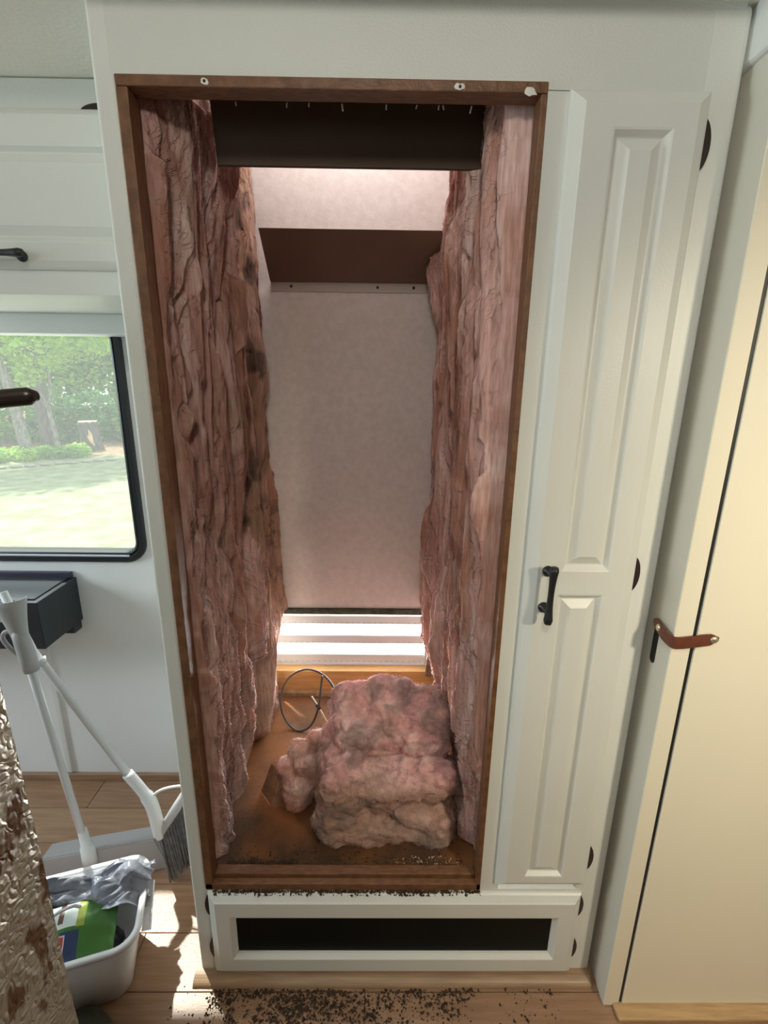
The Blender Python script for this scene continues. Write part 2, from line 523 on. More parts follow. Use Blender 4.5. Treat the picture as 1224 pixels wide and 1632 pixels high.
# oak edging of the recess
def trim_piece(x0, x1, z0, z1, y1=0.03):
    return box('edge_trim', x0, x1, -0.003, y1, z0, z1, oak, cab, bev=0.0015)
trim_piece(0.0, 0.6, 1.727, 1.741, 0.031)
trim_piece(0.0, 0.0165, 0.262, 1.7265)
trim_piece(0.5905, 0.6, 0.262, 1.7265)
trim_piece(0.0, 0.6, 0.2605, 0.278, 0.012)
box('sill_strip', 0.017, 0.59, 0.012, 0.034, 0.2605, 0.288, oak, cab, bev=0.002)
# paint chips on the top trim
chip = mat('chipped_paint', (0.72, 0.70, 0.66), 0.6)
for (cx, cz, r_) in ((0.1235, 1.7335, 0.0055), (0.4765, 1.7325, 0.006), (0.574, 1.7285, 0.009)):
    V = [(cx, -0.0042, cz)]
    for k in range(12):
        a = 2 * math.pi * k / 12; q = r_ * random.uniform(0.65, 1.15)
        V.append((cx + 1.25 * q * math.cos(a), -0.0034, cz + 0.8 * q * math.sin(a)))
    c_ = mesh('paint_chip', V, [(0, k + 1, (k + 1) % 12 + 1) for k in range(12)], chip, cab)
    if cx < 0.5: dome('screw', (cx, -0.0036, cz), (0, -1, 0), 0.0022, 0.0014, blk, c_)

# recess: walls, floor, ceiling, back
rawb = mat('raw_brown_board', (0.2, 0.1, 0.06), 0.8)
box('recess_side', -0.011, 0.001, 0.02, 0.665, 0.24, 2.06, rawb, cab)
box('recess_side', 0.599, 0.605, 0.02, 0.665, 0.24, 2.06, rawb, cab)
box('recess_top', 0.0, 0.6, 0.031, 0.13, 1.795, 1.803, rawb, cab)
fl = mat('stained_plywood', (0.21, 0.088, 0.034), 0.9, spec=0.15, col2=(0.085, 0.048, 0.028), nscale=5.5, detail=7, lo=0.38, hi=0.56, bump=0.25, bscale=90, bdist=0.004)
box('recess_floor', 0.0, 0.6, 0.02, 0.66, 0.262, 0.28, fl, cab)
# rust sheet patch at the back of the floor (damp dark zone)
bp = mat('grey_pink_wallboard', (0.66, 0.60, 0.565), 0.75, col2=(0.60, 0.54, 0.505), nscale=60, detail=6, bump=0.12, bscale=120, bdist=0.003)
box('back_panel', 0.0, 0.6, 0.66, 0.672, 0.606, 2.06, bp, cab)
box('panel_edge', 0.0, 0.6, 0.646, 0.672, 0.588, 0.606, mat('mouldy_foam_edge', (0.085, 0.085, 0.05), 0.9, col2=(0.03, 0.032, 0.02), nscale=40, bump=0.6, bscale=200), cab, bev=0.003)
box('corner_strip', 0.553, 0.566, 0.652, 0.661, 1.30, 2.06, mat('white_plastic_strip', (0.7, 0.67, 0.66), 0.5), cab, bev=0.002)
box('lower_back', 0.0, 0.6, 0.652, 0.70, 0.28, 0.372, mat('ochre_plywood', (0.62, 0.36, 0.14), 0.6, col2=(0.50, 0.27, 0.09), scale=(2, 20, 20), nscale=5), cab, bev=0.002)
box('lower_ledge', 0.0, 0.6, 0.635, 0.656, 0.28, 0.298, mat('pale_ply_edge', (0.42, 0.29, 0.17), 0.7, col2=(0.2, 0.12, 0.06), nscale=30), cab, bev=0.002)
# exterior side of the recess
box('shaft_side', -0.011, 0.605, 0.672, 0.70, 0.606, 2.06, rawb, cab)
box('roof_rim', -0.02, 0.62, 0.13, 0.25, 2.06, 2.08, rawb, cab)
box('shaft_front', 0.0, 0.6, 0.122, 0.13, 1.803, 2.06, rawb, cab)

sun_cap_m = mat('white_sun_cap', (0.75, 0.75, 0.74), 0.5)
box('added_sun_cap', -0.15, 0.75, -0.05, 0.95, 2.20, 2.22, sun_cap_m, cab)  # unseen plate added over the shaft to block direct sun
# upper baffle: sheet-metal plate, hanging
tin = mat('brown_painted_tin', (0.09, 0.052, 0.03), 0.65, metal=0.1, var=0.2, nscale=6)
def slab_yz(name, x0, x1, pts, th, m_, parent):
    """bent sheet: polyline of (y,z) extruded along x with thickness"""
    V, F = [], []
    n = len(pts)
    for i, (y, z) in enumerate(pts):
        a = Vector(pts[max(i - 1, 0)]); b = Vector(pts[min(i + 1, n - 1)])
        d = (b - a).normalized(); nrm = Vector((-d.y, d.x)) * th
        for x in (x0, x1):
            V += [(x, y, z), (x, y + nrm.x, z + nrm.y)]
    for i in range(n - 1):
        a = 4 * i; b = a + 4
        F += [(a, a + 2, b + 2, b), (a + 1, b + 1, b + 3, a + 3), (a, b, b + 1, a + 1), (a + 2, a + 3, b + 3, b + 2)]
    F += [(0, 1, 3, 2), (4 * n - 4, 4 * n - 2, 4 * n - 1, 4 * n - 3)]
    return mesh(name, V, F, m_, parent)
ub = slab_yz('upper_baffle', 0.0885, 0.575, [(0.128, 1.80), (0.150, 1.690), (0.156, 1.689)], 0.0012, tin, cab)
for k, x_ in enumerate((0.155, 0.23, 0.262, 0.31, 0.375, 0.42, 0.452, 0.458, 0.50)):
    V, F = tube_data([(x_, 0.0345, 1.7275), (x_ + random.uniform(-.002, .002), 0.035, 1.7275 - random.uniform(0.004, 0.009))], 0.0011, 5)
    mesh('splinter', V, F, mat('pale_splinter', (0.5, 0.4, 0.3), 0.8), cab)
lb = slab_yz('lower_baffle', 0.064, 0.552, [(0.538, 1.698), (0.648, 1.598), (0.6575, 1.597)], 0.0012, mat('brown_tin_lower', (0.17, 0.11, 0.075), 0.42, metal=0.1, var=0.15, nscale=6), cab)
lip = slab_yz('baffle_lip', 0.064, 0.552, [(0.656, 1.598), (0.656, 1.573)], 0.0012, mat('tin_lip', (0.36, 0.31, 0.26), 0.5, metal=0.2), lb)
for x_ in (0.12, 0.36, 0.46):
    dome('screw', (x_, 0.6555, 1.586), (0, -1, 0), 0.004, 0.002, blk, lb, 10)

# tall door ---------------------------------------------------------------
DX0, DX1, DZ0, DZ1 = 0.6305, 0.8265, 0.284, 1.731
P1 = (0.690, 0.7755, 1.019, 1.683)
P2 = (0.687, 0.7705, 0.318, 0.976)
td = panel_slab('tall_door', (DX0, DX1, DZ0, DZ1), 0.0, -0.018, [P1, P2], white, cab, edge=[(0, -0.006), (0.004, -0.0095), (0.016, -0.0165), (0.019, -0.018)])
rp = [(0, -0.018), (0.003, -0.0172), (0.009, -0.0105), (0.0105, -0.0095), (0.0125, -0.0095), (0.026, -0.0168), (0.0275, -0.0178)]
nested_panel('raised_panel', P1, rp, white, td)
nested_panel('raised_panel', P2, rp, white, td)

def pull(name, c, axis, L, parent, out=0.03):
    """concave bar pull on two round posts; c centre on the surface, front towards -y"""
    ax = Vector(axis); c = Vector(c)
    h = empty(name) if False else None
    V, F = [], []
    path, R = [], []
    for k in range(17):
        s = -1 + k / 8
        path.append(c + ax * (s * L / 2) + Vector((0, -out + 0.002 * (1 - s * s), 0)))
        R.append(0.0052 + 0.0036 * abs(s) ** 2.2)
    R[0] *= 0.7; R[-1] *= 0.7
    v, f = tube_data(path, R, 10); V += v; F += f
    for s in (-1, 1):
        q = c + ax * (s * L * 0.33)
        b = len(V)
        v, f = tube_data([q, q + Vector((0, -0.004, 0)), q + Vector((0, -0.006, 0)), q + Vector((0, -out + 0.002, 0))], [0.0098, 0.0095, 0.0052, 0.0048], 12)
        V += v; F += [tuple(i + b for i in g) for g in f]
    return mesh(name, V, F, blk, parent, True)
pull('handle', (0.666, -0.018, 0.986), (0.015, 0, 1), 0.105, td)

def half_moon(name, c, axis, side, L, w, parent, y=-0.0185):
    """thin half-moon hinge cover lying on the frame face beside a door edge"""
    V, F = [], []
    ax = Vector(axis); sd = Vector(side); c = Vector(c)
    n = 14
    for yy_ in (0.0, -0.004):
        for k in range(n + 1):
            s = -1 + 2 * k / n
            V.append(c + ax * (s * L / 2) + sd * (w * (1 - s * s) ** 0.75) + Vector((0, yy_, 0)))
        for k in range(n + 1):
            s = 1 - 2 * k / n
            V.append(c + ax * (s * L / 2) - sd * 0.0012 + Vector((0, yy_, 0)))
    N = 2 * (n + 1)
    F = [tuple(range(N)), tuple(range(N, 2 * N))] + [(k, (k + 1) % N, N + (k + 1) % N, N + k) for k in range(N)]
    return mesh(name, V, F, mat('dark_bronze', (0.022, 0.013, 0.011), 0.4), parent)
for zc in (1.668, 1.010, 0.355):
    half_moon('hinge', (0.8275, -0.0005, zc), (0, 0, 1), (1, 0, 0), 0.064, 0.010, td)

# low drop door under the recess -----------------------------------------
QX0, QX1, QZ0, QZ1 = 0.004, 0.8235, 0.020, 0.2565
G = (0.0615, 0.765, 0.083, 0.189)
ld_ = panel_slab('low_door', (QX0, QX1, QZ0, QZ1), 0.0, -0.018, [(G[0] - 0.012, G[1] + 0.012, G[2] - 0.012, G[3] + 0.012)], white, cab, edge=[(0, -0.005), (0.003, -0.0085), (0.014, -0.0155), (0.017, -0.018)])
V, F = [], []
for (i_, y) in ((-0.012, -0.018), (-0.010, -0.0175), (-0.002, -0.010), (0, -0.009), (0, -0.002)):
    V += [(G[0] + i_, y, G[2] + i_), (G[1] - i_, y, G[2] + i_), (G[1] - i_, y, G[3] - i_), (G[0] + i_, y, G[3] - i_)]
for a in range(4):
    for k in range(4):
        F.append((a * 4 + k, a * 4 + (k + 1) % 4, a * 4 + 4 + (k + 1) % 4, a * 4 + 4 + k))
mesh('bead', V, F, white, ld_)
box('dark_panel', G[0] - 0.004, G[1] + 0.004, -0.006, -0.002, G[2] - 0.004, G[3] + 0.004, mat('black_glass', (0.003, 0.004, 0.003), 0.35, spec=0.1), ld_)
for (x_, s) in ((0.0035, -1), (0.824, 1)):
    for zc in (0.217, 0.089):
        half_moon('hinge', (x_, -0.0005, zc), (0, 0, 1), (s, 0, 0), 0.058, 0.0085, ld_)

# quarter-round along the floor
V, F = [], []
n = 8
for x_ in (-0.043, 0.868):
    for k in range(n + 1):
        a = math.pi / 2 * k / n
        V.append((x_, -0.030 * math.cos(a) + 0.0, 0.017 * math.sin(a)))
    V.append((x_, 0.0, 0.0))
F = [(k, k + 1, n + 2 + k + 1, n + 2 + k) for k in range(n + 1)] + [(n + 1, 0, n + 2, 2 * n + 3), tuple(range(n + 2)), tuple(range(n + 2, 2 * n + 4))]
tag(mesh('trim_1', V, F, mat('tan_quarter_round', (0.40, 0.26, 0.155), 0.45, var=0.3, scale=(2, 30, 30), nscale=5), None, False), kind='structure')

# ------------------------------------------------------------------ side vent with louvers
vent = empty('louvered_vent', (0.285, 0.70, 0.37)); tag(vent, 'white louvered vent letting daylight into the bottom of the recess', 'vent')
vm = mat('white_vent_plastic', (0.80, 0.82, 0.84), 0.35)
vtm = mat('white_louver_plastic', (0.80, 0.84, 0.86), 0.4)
t = vtm.node_tree; trn = t.nodes.new('ShaderNodeBsdfTranslucent'); trn.inputs[0].default_value = (0.80, 0.86, 0.88, 1)
mxs = t.nodes.new('ShaderNodeMixShader'); mxs.inputs[0].default_value = 0.015
t.links.new(t.nodes['Principled BSDF'].outputs[0], mxs.inputs[1]); t.links.new(trn.outputs[0], mxs.inputs[2]); t.links.new(mxs.outputs[0], t.nodes['Material Output'].inputs[0])
box('frame_rail', 0.0, 0.6, 0.69, 0.74, 0.586, 0.606, vm, vent)
box('frame_rail', 0.0, 0.6, 0.69, 0.74, 0.36, 0.376, vm, vent)
box('frame_post', 0.532, 0.552, 0.68, 0.74, 0.376, 0.586, vm, vent, bev=0.002)
box('frame_post', -0.005, 0.012, 0.68, 0.74, 0.376, 0.586, vm, vent, bev=0.002)
for zc in (0.562, 0.488, 0.414):
    s_ = slab_yz('louver_slat', 0.012, 0.532, [(0.736, zc - 0.034), (0.692, zc + 0.001), (0.689, zc - 0.002), (0.689, zc - 0.030)], 0.0018, vtm, vent)
    bm = bmesh.new()
    for k in range(26):
        r = bmesh.ops.create_icosphere(bm, subdivisions=1, radius=0.0018, matrix=Matrix.Translation((0.03 + k * 0.0195, 0.6885, zc - 0.026)))
    po = bm_obj('perforation', bm, mat('vent_hole', (0.25, 0.32, 0.31), 0.6), s_); tag(po, kind='stuff')

# ------------------------------------------------------------------ insulation
def insul_mat(name, sss=0.0):
    return mat(name, (1, 1, 1), 0.95, attr='tint', col2=(0.74, 0.66, 0.62), scale=(18, 18, 1.6), nscale=9, detail=8, bump=0.4, bscale=190, bstretch=(1.2, 1.2, 0.12), bdist=0.004, spec=0.05, sss=sss)
ins_m = insul_mat('pink_fibreglass', 0.25)
chunk_m = mat('pink_fibre_chunk', (1, 1, 1), 0.95, attr='tint', col2=(0.78, 0.72, 0.70), scale=(9, 9, 14), nscale=7, detail=8, bump=0.6, bscale=120, bstretch=(1, 1, 1.6), bdist=0.004, spec=0.05, sss=0.35)
PINK = np.array((0.56, 0.36, 0.33)); SALM = np.array((0.42, 0.23, 0.175)); PALE = np.array((0.78, 0.64, 0.60)); DIRT = np.array((0.20, 0.15, 0.11)); TAN = np.array((0.50, 0.33, 0.22)); GREYW = np.array((0.55, 0.50, 0.45))

def set_tint(me, col):
    a = me.color_attributes.new('tint', 'FLOAT_COLOR', 'POINT')
    c = np.ones((len(me.vertices), 4), np.float32); c[:, :3] = np.clip(col, 0, 1)
    a.data.foreach_set('color', c.ravel())

def grid_mesh(name, X, Y, Z, m_, parent, tint):
    nu, nv = X.shape
    V = np.stack([X.ravel(), Y.ravel(), Z.ravel()], 1)
    i = np.arange(nu * nv).reshape(nu, nv)
    Q = np.stack([i[:-1, :-1].ravel(), i[1:, :-1].ravel(), i[1:, 1:].ravel(), i[:-1, 1:].ravel()], 1)
    me = bpy.data.meshes.new(name)
    me.vertices.add(len(V)); me.vertices.foreach_set('co', V.astype(np.float32).ravel())
    me.loops.add(Q.size); me.loops.foreach_set('vertex_index', Q.astype(np.int32).ravel())
    me.polygons.add(len(Q)); me.polygons.foreach_set('loop_start', np.arange(0, Q.size, 4, dtype=np.int32)); 
    me.update(calc_edges=True); me.validate()
    set_tint(me, tint.reshape(-1, 3))
    return link(name, me, m_, parent, True)

def layers(y, z, seed, k=15.0, stretch=13.0):
    """torn laminae: returns height 0..1, edge factor, id-tint"""
    wob = 0.03 * fbm(z * 4.5, y * 7, seed, 3)
    h = 0; e = 0; tint = 0
    for j in range(4):
        n_ = fbm((y + wob) * k * (0.8 + 0.35 * j), z * k / stretch * (0.9 + 0.2 * j), seed + 9.1 * j, 4, 0.45)
        thr = -0.05 + 0.12 * (j - 1.5)
        s = sstep(thr - 0.05, thr + 0.05, n_)
        h = h + s * 0.25
        e = np.maximum(e, np.exp(-((n_ - thr - 0.05) / 0.045) ** 2))
        tint = tint + s * (0.5 if j % 2 else -0.3)
    return h, e, tint

def batt(name, parent, wall, sgn, T, yf, ye, z0, z1, seed, nu, nv, dirt_fn, amp=0.02, gain=1.0):
    v = np.linspace(0, 1, nv)[None, :]; u = np.linspace(0, 1, nu)[:, None]
    Z = z0 + (z1 - z0) * v + 0 * u
    YF, YE = yf(Z), ye(Z)
    YE = YE + 0.016 * fbm(Z * 9, Z * 0 + seed, 0.3, 4)
    YF = YF + 0.006 * fbm(Z * 12, Z * 0 + seed, 4.3, 3)
    Y = YF + (YE - YF) * u
    h, e, ti = layers(Y, Z, seed)
    wb_ = 0.028 * fbm(Z * 2.4, Y * 4, seed + 20, 2)
    rg = np.abs(fbm((Y + wb_) * 14, Z * 0.9, seed + 12, 2)) * 1.7
    rd = np.clip(1 - np.abs(fbm((Y + wb_) * 24, Z * 1.5, seed + 32, 2)) * 1.6, 0, 1) ** 2
    rg2 = np.abs(fbm((Y + wb_) * 34, Z * 1.4, seed + 15, 2)) * 1.7
    th = T(Y, Z) + amp * (h - 0.5) + 0.012 * fbm(Y * 6, Z * 2.4, seed + 2, 3)
    th = th + 0.034 * (np.clip(rg, 0, 1) ** 0.75 - 0.58) + 0.009 * (rd - 0.4) + 0.014 * (np.clip(rg2, 0, 1) ** 0.7 - 0.55) + 0.0014 * fbm(Y * 130, Z * 7, seed + 5, 3) + 0.0012 * fbm(Y * 40, Z * 26, seed + 1, 2)
    th = np.maximum(th, 0.004)
    du = (YE - YF) * np.minimum(u, 1 - u)
    rnd = np.sqrt(np.clip(1 - (1 - np.clip(du / 0.014, 0, 1)) ** 2, 0, 1))
    dv = (z1 - z0) * np.minimum(v, 1 - v) + 0 * u
    rnd2 = np.sqrt(np.clip(1 - (1 - np.clip(dv / 0.03, 0, 1)) ** 2, 0, 1))
    th = th * rnd * rnd2
    X = wall + sgn * th
    mixs = sstep(-0.15, 0.55, ti * 0.6 + 0.5 * fbm(Y * 10, Z * 3, seed + 7, 3))
    C = PINK + (SALM - PINK) * mixs[..., None]
    pale = np.clip(0.32 * e * sstep(-0.2, 0.4, fbm(Y * 14, Z * 5, seed + 3, 2)) + 0.5 * sstep(0.1, 0.6, fbm(Y * 30, Z * 1.8, seed + 8, 4)), 0, 0.85)
    C = C + (PALE - C) * pale[..., None]
    dm, dc = dirt_fn(Y, Z)
    C = (C + (dc - C) * dm[..., None]) * gain
    o = grid_mesh(name, X, Y, Z, ins_m, parent, C)
    return o, X, Y, Z, th

def wisps(parent, X, Y, Z, sgn, n, seed, lmin=0.006, lmax=0.05, wmin=0.0002, wmax=0.0009):
    """loose thin fibres lying along the batt surface, as narrow ribbons"""
    r = np.random.default_rng(seed)
    nu, nv = X.shape
    k = 10
    dz = (Z[0, -1] - Z[0, 0]) / (nv - 1)
    i0 = r.integers(3, nu - 3, n); j0 = r.integers(3, nv - 3, n)
    L = lmin * (lmax / lmin) ** r.random(n)
    dy = np.abs(Y[-1, j0] - Y[0, j0]) / (nu - 1) + 1e-5
    drift = r.normal(0, 0.10, n) + np.where(r.random(n) < 0.06, r.normal(0, 0.5, n), 0)
    w = r.uniform(wmin, wmax, n); w[r.random(n) < 0.12] *= 1.7
    lift = r.uniform(0.0, 0.0035, n)
    curl = r.normal(0, 0.5, (n, 2)); ph = r.uniform(0, 6.28, n)
    P = np.zeros((n, k + 1, 3))
    for s_ in range(k + 1):
        t_ = s_ / k
        jj = np.clip(np.round(j0 + t_ * L / dz), 1, nv - 2).astype(int)
        ii = np.clip(np.round(i0 + (drift * t_ + 0.05 * np.sin(ph + 4 * t_)) * L / dy), 1, nu - 2).astype(int)
        P[:, s_, 0] = X[ii, jj] + sgn * (0.0006 + lift * math.sin(math.pi * t_))
        P[:, s_, 1] = Y[ii, jj]
        P[:, s_, 2] = Z[ii, jj]
    W = np.zeros((n, k + 1, 3)); prof = np.sin(np.pi * np.linspace(0.06, 0.94, k + 1)) ** 0.5
    W[:, :, 1] = w[:, None] * prof; W[:, :, 0] = -sgn * 0.3 * w[:, None] * prof
    V = np.stack([P - W, P + W], 2).reshape(-1, 3)
    b = (np.arange(n)[:, None] * (k + 1) + np.arange(k)[None, :]) * 2
    Q = np.stack([b, b + 1, b + 3, b + 2], -1).reshape(-1, 4)
    me = bpy.data.meshes.new('loose_fibres')
    me.vertices.add(len(V)); me.vertices.foreach_set('co', V.astype(np.float32).ravel())
    me.loops.add(Q.size); me.loops.foreach_set('vertex_index', Q.astype(np.int32).ravel())
    me.polygons.add(len(Q)); me.polygons.foreach_set('loop_start', np.arange(0, Q.size, 4, dtype=np.int32))
    me.update(calc_edges=True)
    c = np.array((0.86, 0.76, 0.72)) * r.uniform(0.75, 1.1, (n, 1)); m_ = r.random(n) < 0.4
    c[m_] = (PINK * r.uniform(0.9, 1.25, (n, 1)))[m_]
    set_tint(me, np.repeat(c, 2 * (k + 1), axis=0))
    o = link('loose_fibres', me, ins_m, parent, True); tag(o, kind='stuff')
    return o

interp = lambda xs, ys: (lambda z: np.interp(z, xs, ys))
def dirtL(Y, Z):
    m = 0.65 * sstep(0.25, 0.6, fbm(Y * 8, Z * 3, 31, 4)) * sstep(0.1, 0.4, Y) + 0.35 * sstep(0.2, 0.6, fbm(Y * 5, Z * 4, 35, 3))
    return np.clip(m, 0, 0.7), np.array((0.34, 0.20, 0.14))
def dirtB(Y, Z):
    f_ = fbm(Y * 9, Z * 7, 41, 4)
    m = np.clip(0.72 + 0.5 * f_, 0.3, 0.97)
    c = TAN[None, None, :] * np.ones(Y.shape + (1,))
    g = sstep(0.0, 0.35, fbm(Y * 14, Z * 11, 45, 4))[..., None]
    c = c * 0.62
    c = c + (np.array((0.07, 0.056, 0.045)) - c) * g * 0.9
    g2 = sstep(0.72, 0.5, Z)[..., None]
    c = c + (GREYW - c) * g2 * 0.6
    return m, c
def dirtR(Y, Z):
    m = 0.8 * sstep(0.15, 0.5, fbm(Y * 8, Z * 4, 51, 4)) * sstep(0.5, 0.62, Y) + 0.15 * sstep(0.2, 0.6, fbm(Y * 6, Z * 4, 55, 3))
    return np.clip(m, 0, 0.8), np.array((0.34, 0.21, 0.14))

bl = empty('left_insulation_batt', (0.02, 0.2, 0.30)); tag(bl, 'pink fibreglass batt covering the left side of the recess, nearest the opening', 'insulation', 'insulation lining the recess')
TL = lambda Y, Z: 0.040 + 0.006 * sstep(0.02, 0.25, Y) - 0.012 * sstep(0.6, 0.33, Z) + 0.010 * sstep(1.5, 1.75, Z)
o1 = batt('fibre_face', bl, 0.001, 1, TL, interp([0.3, 0.6, 1.0, 1.75], [0.036, 0.034, 0.036, 0.038]),
          interp([0.30, 0.335, 0.37, 0.48, 0.58, 0.64, 0.70, 0.78, 0.87, 1.05, 1.2, 1.34, 1.72, 1.80], [0.085, 0.10, 0.135, 0.20, 0.27, 0.36, 0.47, 0.44, 0.40, 0.37, 0.35, 0.33, 0.29, 0.28]), 0.298, 1.792, 1.0, 190, 640, dirtL, 0.030)
wisps(bl, *o1[1:4], 1, 22000, 5)
bb = empty('rear_insulation_batt', (0.02, 0.5, 0.30)); tag(bb, 'torn tan and grey dirty insulation strip in the rear left corner of the recess', 'insulation', 'insulation lining the recess')
TB = lambda Y, Z: np.interp(Z, [0.28, 0.45, 0.62, 0.9, 1.35, 1.6, 1.9], [0.034, 0.042, 0.058, 0.042, 0.029, 0.018, 0.012])
o2 = batt('fibre_face', bb, 0.001, 1, TB, interp([0.28, 0.6, 0.8, 1.9], [0.42, 0.40, 0.34, 0.24]), interp([0.28, 0.5, 0.62, 0.8, 1.9], [0.60, 0.615, 0.655, 0.655, 0.655]), 0.282, 1.92, 2.7, 150, 560, dirtB, 0.016)
wisps(bb, *o2[1:4], 1, 6000, 6, lmax=0.04)
br = empty('right_insulation_batt', (0.58, 0.3, 0.30)); tag(br, 'pink fibreglass batt covering the right side of the recess', 'insulation', 'insulation lining the recess')
TR = lambda Y, Z: (1 - 0.8 * sstep(1.60, 1.82, Z) * sstep(0.28, 0.6, Y)) * (0.046 + 0.016 * sstep(0.05, 0.40, Y) + 0.02 * sstep(1.45, 1.65, Z) * sstep(0.04, 0.12, Y)) + 0.016 * sstep(1.05, 0.8, Z) * sstep(0.3, 0.6, Y) - 0.032 * sstep(0.66, 0.45, Z) - 0.02 * sstep(0.2, 0.04, Y) * sstep(0.55, 0.4, Z)
o3 = batt('fibre_face', br, 0.599, -1, TR, interp([0.3, 0.5, 1.4, 1.6, 1.75], [0.05, 0.034, 0.036, 0.036, 0.04]), interp([0.30, 0.38, 0.46, 0.55, 0.62, 0.70, 1.92], [0.16, 0.30, 0.45, 0.56, 0.60, 0.655, 0.655]), 0.30, 1.92, 6.4, 220, 640, dirtR, 0.030, 1.25)  # last argument brightens this batt's colour in place of light missing it
wisps(br, *o3[1:4], -1, 24000, 7)

def puffy(name, boxes, voxel, seed, disp, tint_fn, parent, wob=0.0, lam=0.0):
    """soft torn block: overlapping rounded boxes, voxel remeshed and displaced"""
    bm = bmesh.new()
    for (c, s, rot) in boxes:
        n0 = len(bm.verts)
        r = bmesh.ops.create_cube(bm, size=1.0)
        es = list({e for v in r['verts'] for e in v.link_edges})
        vs0 = set(bm.verts)
        bm2 = bmesh.new()
        bmesh.ops.create_cube(bm2, size=1.0)
        for v in bm2.verts: v.co = Vector((v.co.x * s[0], v.co.y * s[1], v.co.z * s[2]))
        bmesh.ops.bevel(bm2, geom=list(bm2.edges), offset=min(s) * 0.36, segments=5, affect='EDGES', profile=0.5)
        R_ = Matrix.Rotation(rot[2], 4, 'Z') @ Matrix.Rotation(rot[1], 4, 'Y') @ Matrix.Rotation(rot[0], 4, 'X')
        bmesh.ops.transform(bm2, matrix=Matrix.Translation(c) @ R_, verts=bm2.verts)
        bmesh.ops.delete(bm, geom=r['verts'], context='VERTS')
        me2 = bpy.data.meshes.new('tmp'); bm2.to_mesh(me2); bm2.free(); bm.from_mesh(me2); bpy.data.meshes.remove(me2)
    me = bpy.data.meshes.new('tmp'); bm.to_mesh(me); bm.free()
    o = bpy.data.objects.new('tmp', me); COL.objects.link(o)
    md = o.modifiers.new('r', 'REMESH'); md.mode = 'VOXEL'; md.voxel_size = voxel; md.use_smooth_shade = True
    sm = o.modifiers.new('s', 'SMOOTH'); sm.factor = 0.5; sm.iterations = 6
    dg = bpy.context.evaluated_depsgraph_get(); dg.update()
    me2 = bpy.data.meshes.new_from_object(o.evaluated_get(dg))
    bpy.data.objects.remove(o); bpy.data.meshes.remove(me)
    nV = len(me2.vertices)
    co = np.empty(nV * 3, np.float32); me2.vertices.foreach_get('co', co); co = co.reshape(-1, 3).astype(float)
    no = np.array([v.normal[:] for v in me2.vertices])
    x, y, z = co.T
    w = 0.02 * np.stack([fbm(x * 9, y * 9, z * 9 + seed, 2), fbm(x * 9, y * 9 + 7, z * 9 + seed, 2), fbm(x * 9 + 5, y * 9, z * 9 + seed, 2)], 1)
    x2, y2, z2 = (co + w).T
    bil = np.abs(pn(x2 * 13, y2 * 13, z2 * 15 + seed)) + 0.45 * np.abs(pn(x2 * 29, y2 * 29, z2 * 36 + seed)) + 0.2 * np.abs(pn(x2 * 70, y2 * 70, z2 * 80 + seed))
    d = disp * (bil - 0.28) * 2 + 0.0009 * fbm(x * 120, y * 120, z * 170, 3) + 0.35 * disp * fbm(x * 6, y * 6, z * 6 + seed, 2)
    if lam: d = d + lam * np.sin((z + 0.25 * w[:, 2] * 5 + 0.02 * fbm(x * 8, y * 8, seed, 2)) * 260)
    co = co + no * d[:, None]
    me2.vertices.foreach_set('co', co.astype(np.float32).ravel()); me2.update()
    set_tint(me2, tint_fn(co, bil))
    me2.name = name
    return link(name, me2, chunk_m, parent, True)

def fuzz(parent, n, seed):
    """short loose fibres over a puffy block"""
    src = [c for c in parent.children if c.name.startswith('fibre_mass')][0].data
    nV = len(src.vertices)
    co = np.empty(nV * 3, np.float32); src.vertices.foreach_get('co', co); co = co.reshape(-1, 3).astype(float)
    no = np.empty(nV * 3, np.float32); src.vertices.foreach_get('normal', no); no = no.reshape(-1, 3).astype(float)
    ti = np.empty(nV * 4, np.float32); src.color_attributes['tint'].data.foreach_get('color', ti); ti = ti.reshape(-1, 4)[:, :3]
    r = np.random.default_rng(seed)
    i = r.integers(0, nV, n); p = co[i]; nn = no[i]
    t_ = np.cross(nn, r.normal(size=(n, 3))); t_ /= np.linalg.norm(t_, axis=1)[:, None] + 1e-9
    b = np.cross(nn, t_)
    L = r.uniform(0.004, 0.022, n)[:, None]; k = 4
    cv = r.normal(0, 0.35, n)[:, None]; lift = r.uniform(0.0, 0.30, n)[:, None]; w = r.uniform(0.0002, 0.0006, n)[:, None]
    V = np.zeros((n, k + 1, 2, 3))
    for s_ in range(k + 1):
        q = s_ / k
        c = p + nn * 0.0006 + t_ * L * (q - 0.5) + b * cv * L * (q - 0.5) ** 2 * 2 + nn * lift * L * math.sin(math.pi * q)
        ww = w * (0.3 + math.sin(math.pi * q))
        V[:, s_, 0] = c - b * ww; V[:, s_, 1] = c + b * ww
    V = V.reshape(-1, 3)
    bb_ = (np.arange(n)[:, None] * (k + 1) + np.arange(k)[None, :]) * 2
    Q = np.stack([bb_, bb_ + 1, bb_ + 3, bb_ + 2], -1).reshape(-1, 4)
    me = bpy.data.meshes.new('loose_fibres')
    me.vertices.add(len(V)); me.vertices.foreach_set('co', V.astype(np.float32).ravel())
    me.loops.add(Q.size); me.loops.foreach_set('vertex_index', Q.astype(np.int32).ravel())
    me.polygons.add(len(Q)); me.polygons.foreach_set('loop_start', np.arange(0, Q.size, 4, dtype=np.int32))
    me.update(calc_edges=True)
    set_tint(me, np.repeat(ti[i] * r.uniform(0.9, 1.35, (n, 1)), 2 * (k + 1), axis=0))
    o = link('loose_fibres', me, chunk_m, parent, True); tag(o, kind='stuff')

